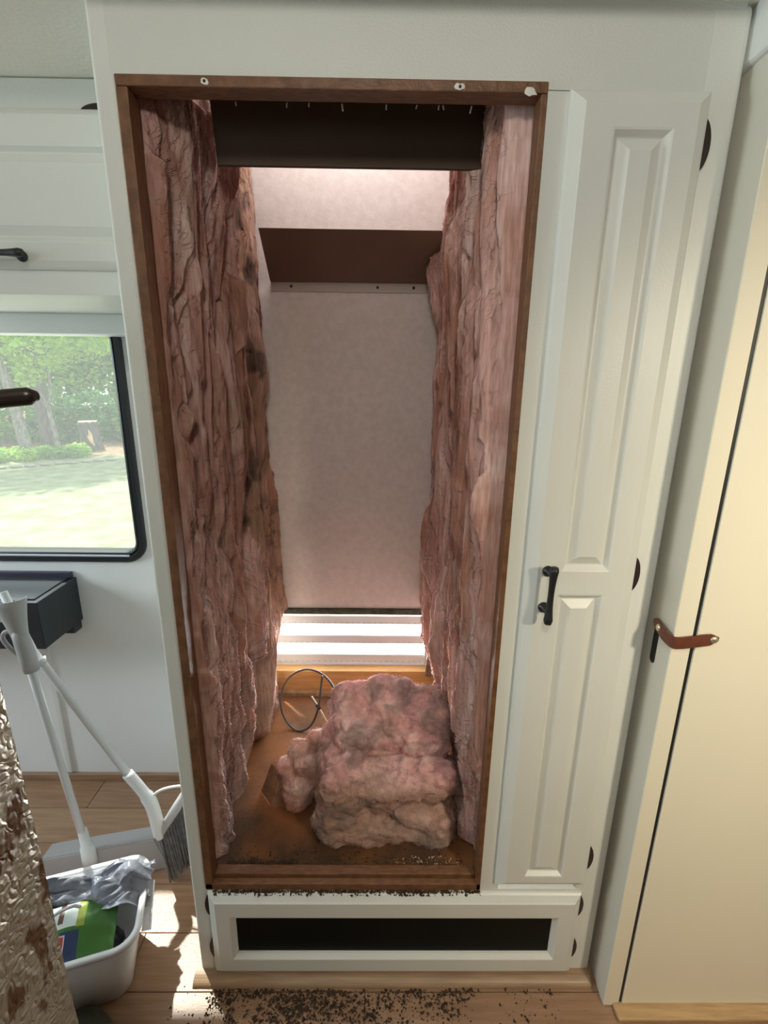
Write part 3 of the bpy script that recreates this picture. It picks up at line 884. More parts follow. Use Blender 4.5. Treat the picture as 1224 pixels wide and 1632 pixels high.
def tint_chunk(co, bil):
    x, y, z = co.T
    f1 = fbm(x * 12, y * 12, z * 12, 3)[:, None]
    C = np.array((0.70, 0.42, 0.395)) + (PALE - PINK) * np.clip(0.3 + 0.7 * f1, 0, 1)
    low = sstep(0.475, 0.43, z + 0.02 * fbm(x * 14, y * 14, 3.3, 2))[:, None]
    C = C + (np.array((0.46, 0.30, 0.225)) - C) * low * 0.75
    g = sstep(0.1, 0.45, fbm(x * 9 + 4, y * 9, z * 13, 3))[:, None] * 0.6
    C = C + (np.array((0.27, 0.22, 0.19)) - C) * g
    return C
ch = empty('insulation_chunk', (0.40, 0.2, 0.28)); tag(ch, 'large folded chunk of pink fibreglass lying on the recess floor', 'insulation')
R_ = math.radians
puffy('fibre_mass', [
    ((0.315, 0.275, 0.46), (0.115, 0.20, 0.16), (R_(18), R_(-4), R_(6))),
    ((0.405, 0.29, 0.465), (0.14, 0.20, 0.165), (R_(20), 0, 0)),
    ((0.490, 0.27, 0.455), (0.13, 0.20, 0.16), (R_(18), R_(6), R_(-6))),
    ((0.400, 0.235, 0.385), (0.30, 0.26, 0.16), (R_(6), 0, 0)),
    ((0.265, 0.19, 0.375), (0.075, 0.20, 0.19), (R_(8), R_(6), R_(6))),
    ((0.410, 0.125, 0.425), (0.29, 0.085, 0.06), (R_(14), R_(-4), R_(2))),
    ((0.330, 0.150, 0.315), (0.19, 0.15, 0.075), (0, R_(4), R_(4))),
    ((0.488, 0.140, 0.335), (0.14, 0.15, 0.115), (0, R_(14), R_(-12))),
    ((0.300, 0.135, 0.435), (0.10, 0.09, 0.075), (R_(24), R_(-14), R_(8))),
], 0.0038, 2.0, 0.0115, tint_chunk, ch)
fuzz(ch, 14000, 21)

def tint_scrap(co, bil):
    x, y, z = co.T
    f1 = fbm(x * 18, y * 18, z * 18, 3)[:, None]
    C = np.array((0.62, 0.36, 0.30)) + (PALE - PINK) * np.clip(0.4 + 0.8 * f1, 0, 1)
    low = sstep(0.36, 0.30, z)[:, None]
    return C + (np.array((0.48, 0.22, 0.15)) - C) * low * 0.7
sc_ = empty('insulation_scrap', (0.17, 0.25, 0.28)); tag(sc_, 'small torn scrap of pink and cream insulation left of the large chunk', 'insulation')
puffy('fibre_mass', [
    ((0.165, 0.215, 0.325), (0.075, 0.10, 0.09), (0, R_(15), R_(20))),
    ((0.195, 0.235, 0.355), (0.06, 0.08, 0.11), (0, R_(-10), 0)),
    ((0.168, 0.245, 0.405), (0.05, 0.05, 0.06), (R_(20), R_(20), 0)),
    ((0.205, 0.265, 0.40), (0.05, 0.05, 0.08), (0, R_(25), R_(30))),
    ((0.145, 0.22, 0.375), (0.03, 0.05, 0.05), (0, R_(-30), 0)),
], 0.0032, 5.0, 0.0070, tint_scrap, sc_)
fuzz(sc_, 2500, 22)
# folded brown paper facing beside the scrap
pf = empty('paper_facing', (0.1, 0.24, 0.28)); tag(pf, 'folded piece of brown paper facing leaning on the small insulation scrap', 'paper')
pv = [(0.064, 0.240, 0.281), (0.100, 0.195, 0.281), (0.140, 0.188, 0.283), (0.092, 0.252, 0.358), (0.126, 0.214, 0.366), (0.160, 0.205, 0.335)]
V = [Vector(p) for p in pv] + [Vector(p) + Vector((0.0015, 0.002, 0.001)) for p in pv]
F = [(0, 1, 4, 3), (1, 2, 5, 4), (6, 9, 10, 7), (7, 10, 11, 8), (0, 3, 9, 6), (3, 4, 10, 9), (4, 5, 11, 10), (5, 2, 8, 11), (2, 1, 7, 8), (1, 0, 6, 7)]
mesh('paper_sheet', V, F, mat('kraft_paper', (0.30, 0.16, 0.09), 0.8, var=0.35, nscale=30, bump=0.3, bscale=90), pf)

# ------------------------------------------------------------------ wires in the recess
wire = empty('cable_coil', (0.18, 0.5, 0.30)); tag(wire, 'coiled grey cable in front of the louvered vent', 'cable')
cb = mat('grey_cable', (0.075, 0.065, 0.06), 0.5)
def P_(x, z, y): return (x, y, z)
pts = [P_(0.245, 0.285, 0.47), P_(0.251, 0.36, 0.48), P_(0.232, 0.42, 0.50), P_(0.192, 0.452, 0.52), P_(0.14, 0.458, 0.53), P_(0.088, 0.425, 0.53), P_(0.065, 0.365, 0.52), P_(0.075, 0.31, 0.50), P_(0.118, 0.282, 0.47), P_(0.162, 0.30, 0.465), P_(0.188, 0.36, 0.47), P_(0.198, 0.44, 0.50), P_(0.199, 0.453, 0.505)]
tube('cable', smooth_path(pts, 7), 0.0034, cb, wire, 8)
ww = empty('white_wire', (0.2, 0.48, 0.28)); tag(ww, 'short stiff white wire with a black sleeve crossing the grey cable', 'wire')
wp = smooth_path([P_(0.166, 0.382, 0.50), P_(0.19, 0.345, 0.49), P_(0.212, 0.315, 0.475), P_(0.236, 0.283, 0.46)], 5)
tube('core', wp, 0.0026, mat('white_wire', (0.66, 0.62, 0.55), 0.5), ww, 8)
tube('sleeve', [(0.181, 0.493, 0.358), (0.191, 0.489, 0.344)], 0.005, blk, ww, 10)
wn = empty('wire_nut', (0.37, 0.43, 0.28)); tag(wn, 'dark wire nut with a thin pale wire behind the large insulation chunk', 'connector')
tube('cap', [(0.372, 0.45, 0.36), (0.371, 0.45, 0.385), (0.370, 0.45, 0.397), (0.3695, 0.45, 0.412)], [0.0095, 0.0085, 0.006, 0.002], mat('dark_plastic', (0.02, 0.016, 0.022), 0.4), wn, 10)
tube('thin_wire', smooth_path([(0.374, 0.45, 0.281), (0.372, 0.45, 0.33), (0.366, 0.445, 0.40), (0.352, 0.45, 0.405), (0.338, 0.455, 0.385), (0.325, 0.46, 0.36)], 6), 0.0012, mat('pale_wire', (0.6, 0.55, 0.42), 0.5), wn, 6)
# torn brown board pieces at the right of the vent
tb = empty('torn_board', (0.56, 0.63, 0.28)); tag(tb, 'torn brown board beside the right end of the louvered vent', 'board')
brd = mat('torn_brown_board', (0.13, 0.085, 0.06), 0.9, col2=(0.26, 0.18, 0.12), nscale=40)
prism_xz('board', [(0.532, 0.372), (0.553, 0.366), (0.556, 0.41), (0.566, 0.43), (0.56, 0.47), (0.571, 0.50), (0.575, 0.585), (0.552, 0.587), (0.548, 0.52), (0.538, 0.495), (0.545, 0.465), (0.535, 0.44)], 0.628, 0.634, brd, tb)
prism_xz('board', [(0.545, 0.281), (0.585, 0.281), (0.585, 0.36), (0.572, 0.35), (0.56, 0.365)], 0.60, 0.606, brd, tb)
tube('yellow_strand', smooth_path([(0.556, 0.596, 0.282), (0.551, 0.595, 0.33), (0.560, 0.592, 0.375), (0.574, 0.59, 0.395), (0.568, 0.588, 0.43), (0.576, 0.585, 0.46)], 6), 0.003, mat('ochre_strand', (0.45, 0.32, 0.14), 0.7), tb, 6)

# ------------------------------------------------------------------ crumbs
def crumbs(name, pts, m_, label, cat, smin, smax, seed):
    r = np.random.default_rng(seed)
    V, F = [], []
    base = np.array([(1, 0, -.6), (-.5, .87, -.6), (-.5, -.87, -.6), (0, 0, .9), (.6, .5, .4), (-.6, .3, .5)])
    fc = [(0, 2, 1), (0, 1, 4), (1, 5, 4), (4, 5, 3), (1, 2, 5), (2, 3, 5), (0, 4, 3), (0, 3, 2)]
    for p in pts:
        s = smin * (smax / smin) ** (r.random() ** 2.2)
        a = r.uniform(0, 6.28); c, n_ = math.cos(a), math.sin(a)
        q = base * r.uniform(0.7, 1.3, (6, 1)) * s * np.array((1.2, 1, 0.8))
        q = np.stack([q[:, 0] * c - q[:, 1] * n_, q[:, 0] * n_ + q[:, 1] * c, q[:, 2]], 1)
        q[:, 2] -= q[:, 2].min()
        b = len(V)
        V += [tuple(v) for v in (q + np.array(p))]
        F += [tuple(i + b for i in f) for f in fc]
    o = mesh(name, V, F, m_)
    tag(o, label, cat, kind='stuff')
    return o
dirt = mat('dark_dirt', (0.028, 0.016, 0.009), 0.95, col2=(0.075, 0.045, 0.025), nscale=90)
pts = []
for k in range(2600):
    x_ = rng.uniform(0.015, 0.60)
    d_ = pn(x_ * 22, 3.3) + 0.5 * pn(x_ * 60, 8.1)
    if rng.random() < 0.55 + 0.7 * d_:
        pts.append((x_, rng.uniform(-0.0065, -0.0003) if rng.random() < 0.8 else rng.uniform(-0.009, -0.004), 0.2565 if True else 0))
pts = [(x_, y_, 0.2562 if y_ > -0.006 else 0.2525) for (x_, y_, z_) in pts]
crumbs('ledge_dirt', pts, dirt, 'dark dirt crumbs along the top edge of the low door', 'dirt', 0.0011, 0.0042, 1)
pts = []
for k in range(7000):
    x_ = rng.uniform(0.0, 0.78); y_ = -0.031 - abs(rng.normal(0, 0.045))
    d_ = fbm(x_ * 9, y_ * 12, 1.1, 3)
    if rng.random() < (0.25 + 0.9 * float(d_)) * (1.0 if x_ < 0.62 else 0.3): pts.append((x_, y_, 0.0))
for k in range(4500):  # extra crumbs over the real dirt, darkening the floor like shade
    x_ = rng.normal(0.27, 0.16); y_ = -0.032 - abs(rng.normal(0, 0.06))
    if x_ > 0.0 and rng.random() < 0.55 + 0.9 * float(fbm(x_ * 7, y_ * 9, 6.1, 3)): pts.append((x_, y_, 0.0))
for k in range(50): pts.append((rng.uniform(-0.08, 0.0), rng.uniform(-0.12, -0.02), 0.0))
crumbs('floor_dirt_shade', pts, dirt, 'dark dirt crumbs on the floor below the low door, thickened to darken the shade', 'dirt', 0.0007, 0.0042, 2)
pts = []
for k in range(1500):
    x_ = 0.035 + 0.16 * rng.random(); pts.append((x_, 0.036 + abs(rng.normal(0, 0.006)), 0.28))
for k in range(500):
    x_ = rng.uniform(0.05, 0.57); pts.append((x_, 0.036 + abs(rng.normal(0, 0.02)), 0.28))
for k in range(60):
    pts.append((rng.uniform(0.12, 0.24), rng.uniform(0.04, 0.09), 0.28))
crumbs('recess_dirt', pts, dirt, 'dark dirt heaped behind the front sill of the recess', 'dirt', 0.0008, 0.003, 3)
pts = [(rng.uniform(0.40, 0.56), rng.uniform(0.036, 0.06), 0.28) for k in range(70)] + [(rng.uniform(0.05, 0.25), rng.uniform(0.40, 0.60), 0.28) for k in range(30)]
crumbs('pale_crumbs', pts, mat('pale_crumb', (0.55, 0.45, 0.36), 0.8), 'pale plaster crumbs on the recess floor', 'debris', 0.0008, 0.0024, 4)

# ------------------------------------------------------------------ left bay: overhead cabinet, valance, box
oc = empty('overhead_cabinet', (-0.9, 0.38, 1.49)); tag(oc, 'white overhead cabinet above the window with flip-up panelled doors', 'cabinet')
OY = 0.20
box('body', -2.4, XL - 0.001, OY, 0.568, 1.488, CEIL - 0.002, white, oc, bev=0.002)
for (x0, x1) in ((-0.655, -0.040), (-1.29, -0.675)):
    zz0, zz1 = 1.531, 1.786
    Pn = (x0 + 0.052, x1 - 0.052, 1.5735, 1.729)
    dd = panel_slab('flip_door', (x0, x1, zz0, zz1), OY, OY - 0.018, [Pn], white, oc, edge=[(0, OY - 0.006), (0.003, OY - 0.010), (0.010, OY - 0.016), (0.013, OY - 0.018)])
    nested_panel('raised_panel', Pn, [(i_, y + OY) for i_, y in rp], white, dd)
    pull('handle', ((x0 + x1) / 2 + 0.018, OY - 0.018, 1.550), (1, 0, 0), 0.12, dd)
    for xc in (x1 - 0.085, x0 + 0.085):
        half_moon('hinge', (xc, OY - 0.0005, zz1 + 0.001), (1, 0, 0), (0, 0, 1), 0.062, 0.0095, dd)

va = empty('window_valance', (-0.9, 0.53, 1.45)); tag(va, 'white shade cassette across the top of the window', 'valance')
vam = mat('white_valance', (0.72, 0.76, 0.75), 0.45)
box('upper_rail', -1.62, -0.034, 0.495, 0.566, 1.492, 1.528, vam, va, bev=0.004, seg=3)
box('lower_rail', -1.62, -0.034, 0.482, 0.566, 1.440, 1.489, vam, va, bev=0.004, seg=3)

bx = empty('black_lidded_box', (-0.85, 0.48, 0.60)); tag(bx, 'black lidded box fixed to the wall under the window', 'box')
bkm = mat('black_grey_plastic', (0.022, 0.028, 0.035), 0.38, var=0.1, nscale=9)
lidm = mat('dark_glossy_lid', (0.045, 0.05, 0.06), 0.22)
box('body', -1.25, -0.549, 0.392, 0.569, 0.607, 0.749, bkm, bx, bev=0.003)
box('lid', -1.23, -0.565, 0.406, 0.556, 0.7485, 0.7535, lidm, bx, bev=0.0015)
box('hinge_bar', -1.23, -0.558, 0.554, 0.569, 0.75, 0.768, mat('dark_purple_bar', (0.05, 0.045, 0.08), 0.3), bx, bev=0.002)
box('latch', -0.64, -0.588, 0.3895, 0.41, 0.749, 0.7555, bkm, bx, bev=0.001)
box('foot', -0.60, -0.556, 0.53, 0.5695, 0.577, 0.6075, bkm, bx, bev=0.004)
box('foot', -1.20, -1.16, 0.53, 0.5695, 0.577, 0.6075, bkm, bx, bev=0.004)
box('drawer_slot', -1.20, -0.60, 0.3905, 0.394, 0.69, 0.735, mat('pale_wood_inside', (0.5, 0.36, 0.24), 0.6), bx)
tag(box('cable_cover', -0.686, -0.670, 0.561, 0.5699, 0.03, 0.62, mat('white_conduit', (0.74, 0.74, 0.74), 0.4), bev=0.002), 'narrow white cable cover running down the wall below the black box', 'conduit')

# ------------------------------------------------------------------ dustpan and broom
plw = mat('white_plastic_tube', (0.70, 0.71, 0.74), 0.35)
plg = mat('grey_plastic', (0.46, 0.46, 0.47), 0.45)
dp = empty('long_handled_dustpan', (-0.42, 0.22, 0)); tag(dp, 'grey dustpan with a tall straight pale handle standing behind the tub', 'dustpan')
tube('handle', [(-0.409, 0.215, 0.13), (-0.455, 0.205, 0.725)], 0.0095, plw, dp, 12)
tube('socket', [(-0.404, 0.217, 0.055), (-0.407, 0.216, 0.12), (-0.4075, 0.216, 0.121), (-0.41, 0.215, 0.175)], [0.020, 0.0165, 0.0125, 0.0115], plw, dp, 14)
tube('grip', [(-0.449, 0.206, 0.665), (-0.452, 0.206, 0.70), (-0.456, 0.205, 0.745), (-0.461, 0.205, 0.775)], [0.0165, 0.018, 0.0175, 0.015], plg, dp, 14)
# flared clip at the top of the grip that takes the broom handle
V, F = [], []
n = 14
for j in range(7):
    tt = j / 6
    c_ = Vector((-0.457 - 0.016 * tt, 0.205 + 0.006 * tt, 0.745 + 0.105 * tt))
    rr = 0.0175 + 0.021 * tt ** 1.4
    for q in (0, 1):
        for k in range(n + 1):
            a = math.radians(-200 + 220 * k / n)
            V.append(c_ + Vector((math.cos(a) * (rr - 0.003 * q), math.sin(a) * (rr - 0.003 * q) * 0.8, 0)))
m_ = 2 * (n + 1)
for j in range(6):
    for k in range(n):
        a = j * m_ + k
        F += [(a, a + 1, a + m_ + 1, a + m_), (a + n + 1, a + m_ + n + 1, a + m_ + n + 2, a + n + 2)]
    F += [(j * m_, (j + 1) * m_, (j + 1) * m_ + n + 1, j * m_ + n + 1), (j * m_ + n, j * m_ + 2 * n + 1, (j + 1) * m_ + 2 * n + 1, (j + 1) * m_ + n)]
for k in range(n):
    a = 6 * m_ + k; F += [(a, a + 1, a + n + 2, a + n + 1)]
mesh('broom_clip', V, F, plg, dp, True)
tube('hook', smooth_path([(-0.462, 0.20, 0.765), (-0.482, 0.197, 0.772), (-0.492, 0.196, 0.755), (-0.48, 0.197, 0.728), (-0.468, 0.20, 0.712), (-0.455, 0.204, 0.700)], 5), 0.005, plg, dp, 8)
# pan: floor plate, back hood, wings
panm = mat('grey_pan_plastic', (0.40, 0.39, 0.41), 0.5)
def thick(name, quads, th, m_, parent):
    V, F = [], []
    for q in quads:
        q = [Vector(p) for p in q]
        nn = (q[1] - q[0]).cross(q[2] - q[0]).normalized() * th
        b = len(V); V += q + [p + nn for p in q]; k = len(q)
        F += [tuple(b + i for i in range(k)), tuple(b + k + i for i in range(k))[::-1]]
        F += [(b + i, b + (i + 1) % k, b + k + (i + 1) % k, b + k + i) for i in range(k)]
    return mesh(name, V, F, m_, parent)
A, B, C_, D_ = (-0.54, 0.185, 0.001), (-0.215, 0.255, 0.001), (-0.225, 0.345, 0.001), (-0.555, 0.27, 0.001)
thick('pan_floor', [[A, B, C_, D_]], 0.003, panm, dp)
thick('pan_hood', [[A, B, (-0.25, 0.26, 0.092), (-0.52, 0.20, 0.092)], [(-0.52, 0.20, 0.092), (-0.25, 0.26, 0.092), (-0.25, 0.31, 0.085), (-0.525, 0.25, 0.085)]], 0.003, panm, dp)
thick('pan_wing', [[B, C_, (-0.25, 0.31, 0.085), (-0.25, 0.26, 0.092)]], 0.003, panm, dp)
thick('pan_wing', [[A, (-0.52, 0.20, 0.092), (-0.525, 0.25, 0.085), D_]], 0.003, panm, dp)
pts = [(rng.normal(-0.355, 0.03), rng.uniform(0.235, 0.262), 0.0925) for k in range(40)]
bmx = bmesh.new()

bro = empty('angled_broom', (-0.2, 0.24, 0)); tag(bro, 'broom with white handle and grey bristles leaning diagonally beside the cabinet', 'broom')
tube('handle', [(-0.525, 0.262, 0.84), (-0.472, 0.25, 0.70 - 0.012), (-0.262, 0.222, 0.335)], 0.0098, plw, bro, 12)
tube('socket', smooth_path([(-0.272, 0.223, 0.352), (-0.245, 0.222, 0.308), (-0.222, 0.221, 0.262), (-0.214, 0.222, 0.205), (-0.213, 0.223, 0.165), (-0.209, 0.223, 0.145)], 5), [0.0135] * 8 + [0.0165] * 10 + [0.015] * 5 + [0.012] * 3, plw, bro, 14)
tube('clip', [(-0.448, 0.24, 0.668), (-0.438, 0.24, 0.664)], [0.015, 0.004], plw, bro, 8)
tube('loop', smooth_path([(-0.222, 0.224, 0.275), (-0.195, 0.226, 0.296), (-0.16, 0.228, 0.306), (-0.125, 0.23, 0.306), (-0.112, 0.23, 0.30)], 5), 0.0035, plw, bro, 8)
# head block from lower left to upper right and fanned bristles
h0, h1 = Vector((-0.212, 0.226, 0.150)), Vector((-0.105, 0.232, 0.325))
V, F = tube_data([h0 + (h1 - h0) * s for s in (-0.04, 0, 0.5, 1.0, 1.04)], [0.006, 0.012, 0.0135, 0.012, 0.006], 10)
mesh('head', V, F, plg, bro, True)
V, F = [], []
for k in range(620):
    s = rng.random(); yy_ = rng.uniform(-0.013, 0.013)
    a = h0 + (h1 - h0) * s + Vector((0, yy_ * 0.6, -0.006))
    b = Vector((-0.188, 0.222, 0.004)) + Vector((0.112, 0.01, 0.105)) * s + Vector((rng.normal(0, 0.003), yy_ * 1.7, abs(rng.normal(0, 0.006))))
    v, f = tube_data([a, (a + b) / 2 + Vector((rng.normal(0, 0.001), 0, 0)), b], [0.0012, 0.0011, 0.0008], 3, cap=False)
    q = len(V); V += v; F += [tuple(i + q for i in g) for g in f]
tag(mesh('bristles', V, F, mat('grey_bristle', (0.085, 0.085, 0.09), 0.7, col2=(0.16, 0.155, 0.15), nscale=60), bro), kind='stuff')

# ------------------------------------------------------------------ tub with its contents
TC = Vector((-0.315, -0.005, 0)); TA = math.radians(17)
ux, uy = Vector((math.cos(TA), math.sin(TA), 0)), Vector((-math.sin(TA), math.cos(TA), 0))
def tp(u, v, z): return TC + ux * u + uy * v + Vector((0, 0, z))
tub = empty('waste_tub', tuple(TC)); tag(tub, 'small white plastic tub full of rubbish on the floor beside the cabinet', 'tub')
tubm = mat('white_tub_plastic', (0.72, 0.71, 0.73), 0.35)
def tub_loop(hu, hv, r, z, n=8):
    out = []
    for (x, y) in rrect(-hu, hu, -hv, hv, r, n): out.append(tp(x, y, z))
    return out
def loops_mesh(name, loops, m_, parent, cap0=True, cap1=False):
    V, F = [], []
    N = len(loops[0])
    for l in loops: V += l
    for i in range(len(loops) - 1):
        for k in range(N): F.append((i * N + k, i * N + (k + 1) % N, (i + 1) * N + (k + 1) % N, (i + 1) * N + k))
    if cap0: F.append(tuple(range(N)))
    if cap1: F.append(tuple((len(loops) - 1) * N + k for k in range(N)))
    return mesh(name, V, F, m_, parent, True)
ZR = 0.185
loops_mesh('shell', [tub_loop(0.115, 0.072, 0.03, 0.001), tub_loop(0.122, 0.078, 0.035, 0.006), tub_loop(0.152, 0.103, 0.042, ZR), tub_loop(0.149, 0.100, 0.04, ZR), tub_loop(0.119, 0.075, 0.032, 0.01)], tubm, tub, True, True)
loops_mesh('rim', [tub_loop(0.150, 0.101, 0.04, ZR - 0.008), tub_loop(0.160, 0.111, 0.047, ZR - 0.009), tub_loop(0.163, 0.114, 0.05, ZR - 0.003), tub_loop(0.160, 0.111, 0.047, ZR + 0.003), tub_loop(0.150, 0.101, 0.04, ZR + 0.002), tub_loop(0.150, 0.101, 0.04, ZR - 0.008)], tubm, tub, False, False)
thick('carry_flange', [[tp(0.158, 0.045, ZR - 0.012), tp(0.174, 0.035, ZR - 0.004), tp(0.172, -0.045, ZR - 0.05), tp(0.152, -0.04, ZR - 0.055)]], 0.003, tubm, tub)
# black contents
bm = bmesh.new()
bmesh.ops.create_icosphere(bm, subdivisions=4, radius=1.0)
for v in bm.verts:
    p = v.co.copy(); q = float(fbm(p.x * 2, p.y * 2, p.z * 2, 3)); p *= 1 + 0.2 * q
    w_ = tp(p.x * 0.105 - 0.0, p.y * 0.064 - 0.012, 0.088 + p.z * 0.042); v.co = w_
tag(bm_obj('black_rubbish', bm, mat('black_rubbish', (0.012, 0.013, 0.015), 0.5, bump=0.6, bscale=120), None, True), 'dark crumpled rubbish at the bottom of the white tub', 'rubbish')
# green package with printed bands
gmx = bpy.data.materials.new('green_printed_package'); gmx.use_nodes = True
t = gmx.node_tree; N_ = t.nodes; L_ = t.links; b_ = N_['Principled BSDF']; b_.inputs['Roughness'].default_value = 0.3
tcn = N_.new('ShaderNodeTexCoord'); sp_ = N_.new('ShaderNodeSeparateXYZ'); L_.new(tcn.outputs['UV'], sp_.inputs[0])
def step_mix(prev, cond, col):
    mx = N_.new('ShaderNodeMix'); mx.data_type = 'RGBA'
    L_.new(cond, mx.inputs[0]); mx.inputs[7].default_value = (*col, 1)
    if isinstance(prev, tuple): mx.inputs[6].default_value = (*prev, 1)
    else: L_.new(prev, mx.inputs[6])
    return mx.outputs[2]
def band(sock, a, b):
    g1 = N_.new('ShaderNodeMath'); g1.operation = 'GREATER_THAN'; g1.inputs[1].default_value = a; L_.new(sock, g1.inputs[0])
    g2 = N_.new('ShaderNodeMath'); g2.operation = 'LESS_THAN'; g2.inputs[1].default_value = b; L_.new(sock, g2.inputs[0])
    g3 = N_.new('ShaderNodeMath'); g3.operation = 'MULTIPLY'; L_.new(g1.outputs[0], g3.inputs[0]); L_.new(g2.outputs[0], g3.inputs[1]); return g3.outputs[0]
def mul(a, b):
    g3 = N_.new('ShaderNodeMath'); g3.operation = 'MULTIPLY'; L_.new(a, g3.inputs[0]); L_.new(b, g3.inputs[1]); return g3.outputs[0]
U_, V_ = sp_.outputs[0], sp_.outputs[1]
c = step_mix((0.055, 0.16, 0.03), mul(band(U_, 0.0, 0.62), band(V_, 0.52, 1.0)), (0.62, 0.68, 0.66))
c = step_mix(c, mul(band(U_, 0.62, 0.70), band(V_, 0.5, 1.0)), (0.30, 0.36, 0.05))
c = step_mix(c, mul(band(U_, 0.18, 0.23), band(V_, 0.6, 1.0)), (0.6, 0.40, 0.05))
c = step_mix(c, mul(band(U_, 0.44, 0.49), band(V_, 0.6, 1.0)), (0.14, 0.05, 0.04))
c = step_mix(c, mul(band(U_, 0.27, 0.36), band(V_, 0.05, 0.5)), (0.33, 0.40, 0.05))
c = step_mix(c, mul(band(U_, 0.0, 0.2), band(V_, 0.0, 0.4)), (0.45, 0.50, 0.50))
c = step_mix(c, mul(band(U_, 0.48, 0.66), band(V_, 0.05, 0.46)), (0.03, 0.05, 0.12))
c = step_mix(c, mul(band(U_, 0.40, 0.53), band(V_, 0.14, 0.42)), (0.65, 0.62, 0.62))
c = step_mix(c, mul(band(U_, 0.43, 0.52), band(V_, 0.18, 0.40)), (0.50, 0.05, 0.06))
L_.new(c, b_.inputs['Base Color'])
nu, nv = 30, 20
V, F, UV = [], [], []
for side in (0, 1):
    for i in range(nu + 1):
        for j in range(nv + 1):
            u = i / nu; w_ = j / nv
            ed = math.sin(math.pi * u) ** 0.5 * math.sin(math.pi * w_) ** 0.5
            pp = tp(-0.105 + 0.205 * u, -0.075 + 0.110 * w_, 0.128 + 0.045 * w_ + (0.022 if side == 0 else -0.02) * ed + 0.004 * float(pn(u * 7, w_ * 5, side)))
            V.append(pp); UV.append((u, w_))
for side in (0, 1):
    for i in range(nu):
        for j in range(nv):
            a = side * (nu + 1) * (nv + 1) + i * (nv + 1) + j
            F.append((a, a + nv + 1, a + nv + 2, a + 1))
gp = mesh('green_package', V, F, gmx, None, True)
ul = gp.data.uv_layers.new(name='UVMap')
for lp in gp.data.loops: ul.data[lp.index].uv = UV[lp.vertex_index]
tag(gp, 'green and white printed plastic package lying in the white tub', 'package')
# crumpled grey bag
nu, nv = 120, 90
u = np.linspace(0, 1, nu)[:, None] + np.zeros((1, nv)); w_ = np.linspace(0, 1, nv)[None, :] + np.zeros((nu, 1))
cr = 0.9 * np.abs(fbm(u * 3.2, w_ * 3, 1.7, 2)) + 0.35 * np.abs(pn(u * 8 + w_ * 5, w_ * 6, 2.2))
lu = -0.125 + 0.295 * u + 0.012 * pn(u * 6, w_ * 6, 5)
lv = 0.092 - 0.105 * w_ * (0.5 + 0.5 * sstep(0.2, 0.9, u)) + 0.01 * pn(u * 5, w_ * 7, 8)
lz = 0.163 + 0.05 * np.sin(np.pi * np.clip(w_ * 1.05, 0, 1)) * (0.6 + 0.4 * np.sin(np.pi * u)) + 0.03 * (cr - 0.35) - 0.02 * sstep(0.85, 1.0, u) + 0.025 * sstep(0.55, 0.8, u) 
PX = TC.x + ux.x * lu + uy.x * lv; PY = TC.y + ux.y * lu + uy.y * lv
bagm = mat('grey_plastic_film', (0.26, 0.27, 0.33), 0.2, var=0.3, nscale=14, bump=0.3, bscale=70)
bago = grid_mesh('plastic_bag', PX, PY, lz, bagm, None, np.ones((nu, nv, 3)))
sd = bago.modifiers.new('t', 'SOLIDIFY'); sd.thickness = 0.001
tag(bago, 'crumpled dark grey plastic bag draped over the white tub', 'bag')
tag(tube('curved_wire', smooth_path([tuple(tp(-0.06, -0.075, 0.150)), tuple(tp(-0.05, -0.045, 0.196)), tuple(tp(-0.015, -0.02, 0.217)), tuple(tp(0.02, -0.012, 0.222)), tuple(tp(0.035, -0.008, 0.21))], 7), 0.0034, plw, None, 8), 'thin curved white wire sticking up out of the white tub', 'wire')
# dark bundle at the lower left
bm = bmesh.new()
bmesh.ops.create_icosphere(bm, subdivisions=4, radius=1.0)
for v in bm.verts:
    p = v.co.copy(); q = float(fbm(p.x * 1.6, p.y * 1.6, p.z * 1.6 + 4, 3))
    p *= 1 + 0.08 * q
    v.co = Vector((-0.228 + p.x * 0.07, -0.165 + p.y * 0.085, max(0.0015, 0.03 + p.z * 0.05)))
tag(bm_obj('dark_bundle', bm, mat('dark_olive_cloth', (0.03, 0.027, 0.015), 0.8, bump=0.4, bscale=60), None, True), 'dark olive rounded bundle on the floor beside the foil-wrapped appliance', 'bundle')

# ------------------------------------------------------------------ pulled-out appliance wrapped in foil
ap = empty('foil_wrapped_appliance', (-0.27, -0.72, 0)); tag(ap, 'tall appliance with crinkled silver foil side spotted with rust, close at the left', 'appliance')
box('body', -0.56, 0.012, -1.02, -0.405, 0.0, 1.46, mat('grey_steel', (0.35, 0.34, 0.31), 0.45, metal=0.6), ap, bev=0.006)
fm = bpy.data.materials.new('crinkled_foil'); fm.use_nodes = True
t = fm.node_tree; N_ = t.nodes; L_ = t.links; b_ = N_['Principled BSDF']
b_.inputs['Metallic'].default_value = 0.85; b_.inputs['Roughness'].default_value = 0.46
tcn = N_.new('ShaderNodeTexCoord')
n1 = N_.new('ShaderNodeTexNoise'); n1.inputs['Scale'].default_value = 17; n1.inputs['Detail'].default_value = 5
mpg = N_.new('ShaderNodeMapping'); mpg.inputs['Scale'].default_value = (1, 1.2, 0.55); L_.new(tcn.outputs['Object'], mpg.inputs[0]); L_.new(mpg.outputs[0], n1.inputs['Vector'])
r1 = N_.new('ShaderNodeValToRGB'); r1.color_ramp.elements[0].position = 0.565; r1.color_ramp.elements[1].position = 0.60
r1.color_ramp.elements[0].color = (0.47, 0.45, 0.38, 1); r1.color_ramp.elements[1].color = (0.12, 0.055, 0.02, 1)
L_.new(n1.outputs['Fac'], r1.inputs[0]); L_.new(r1.outputs[0], b_.inputs['Base Color'])
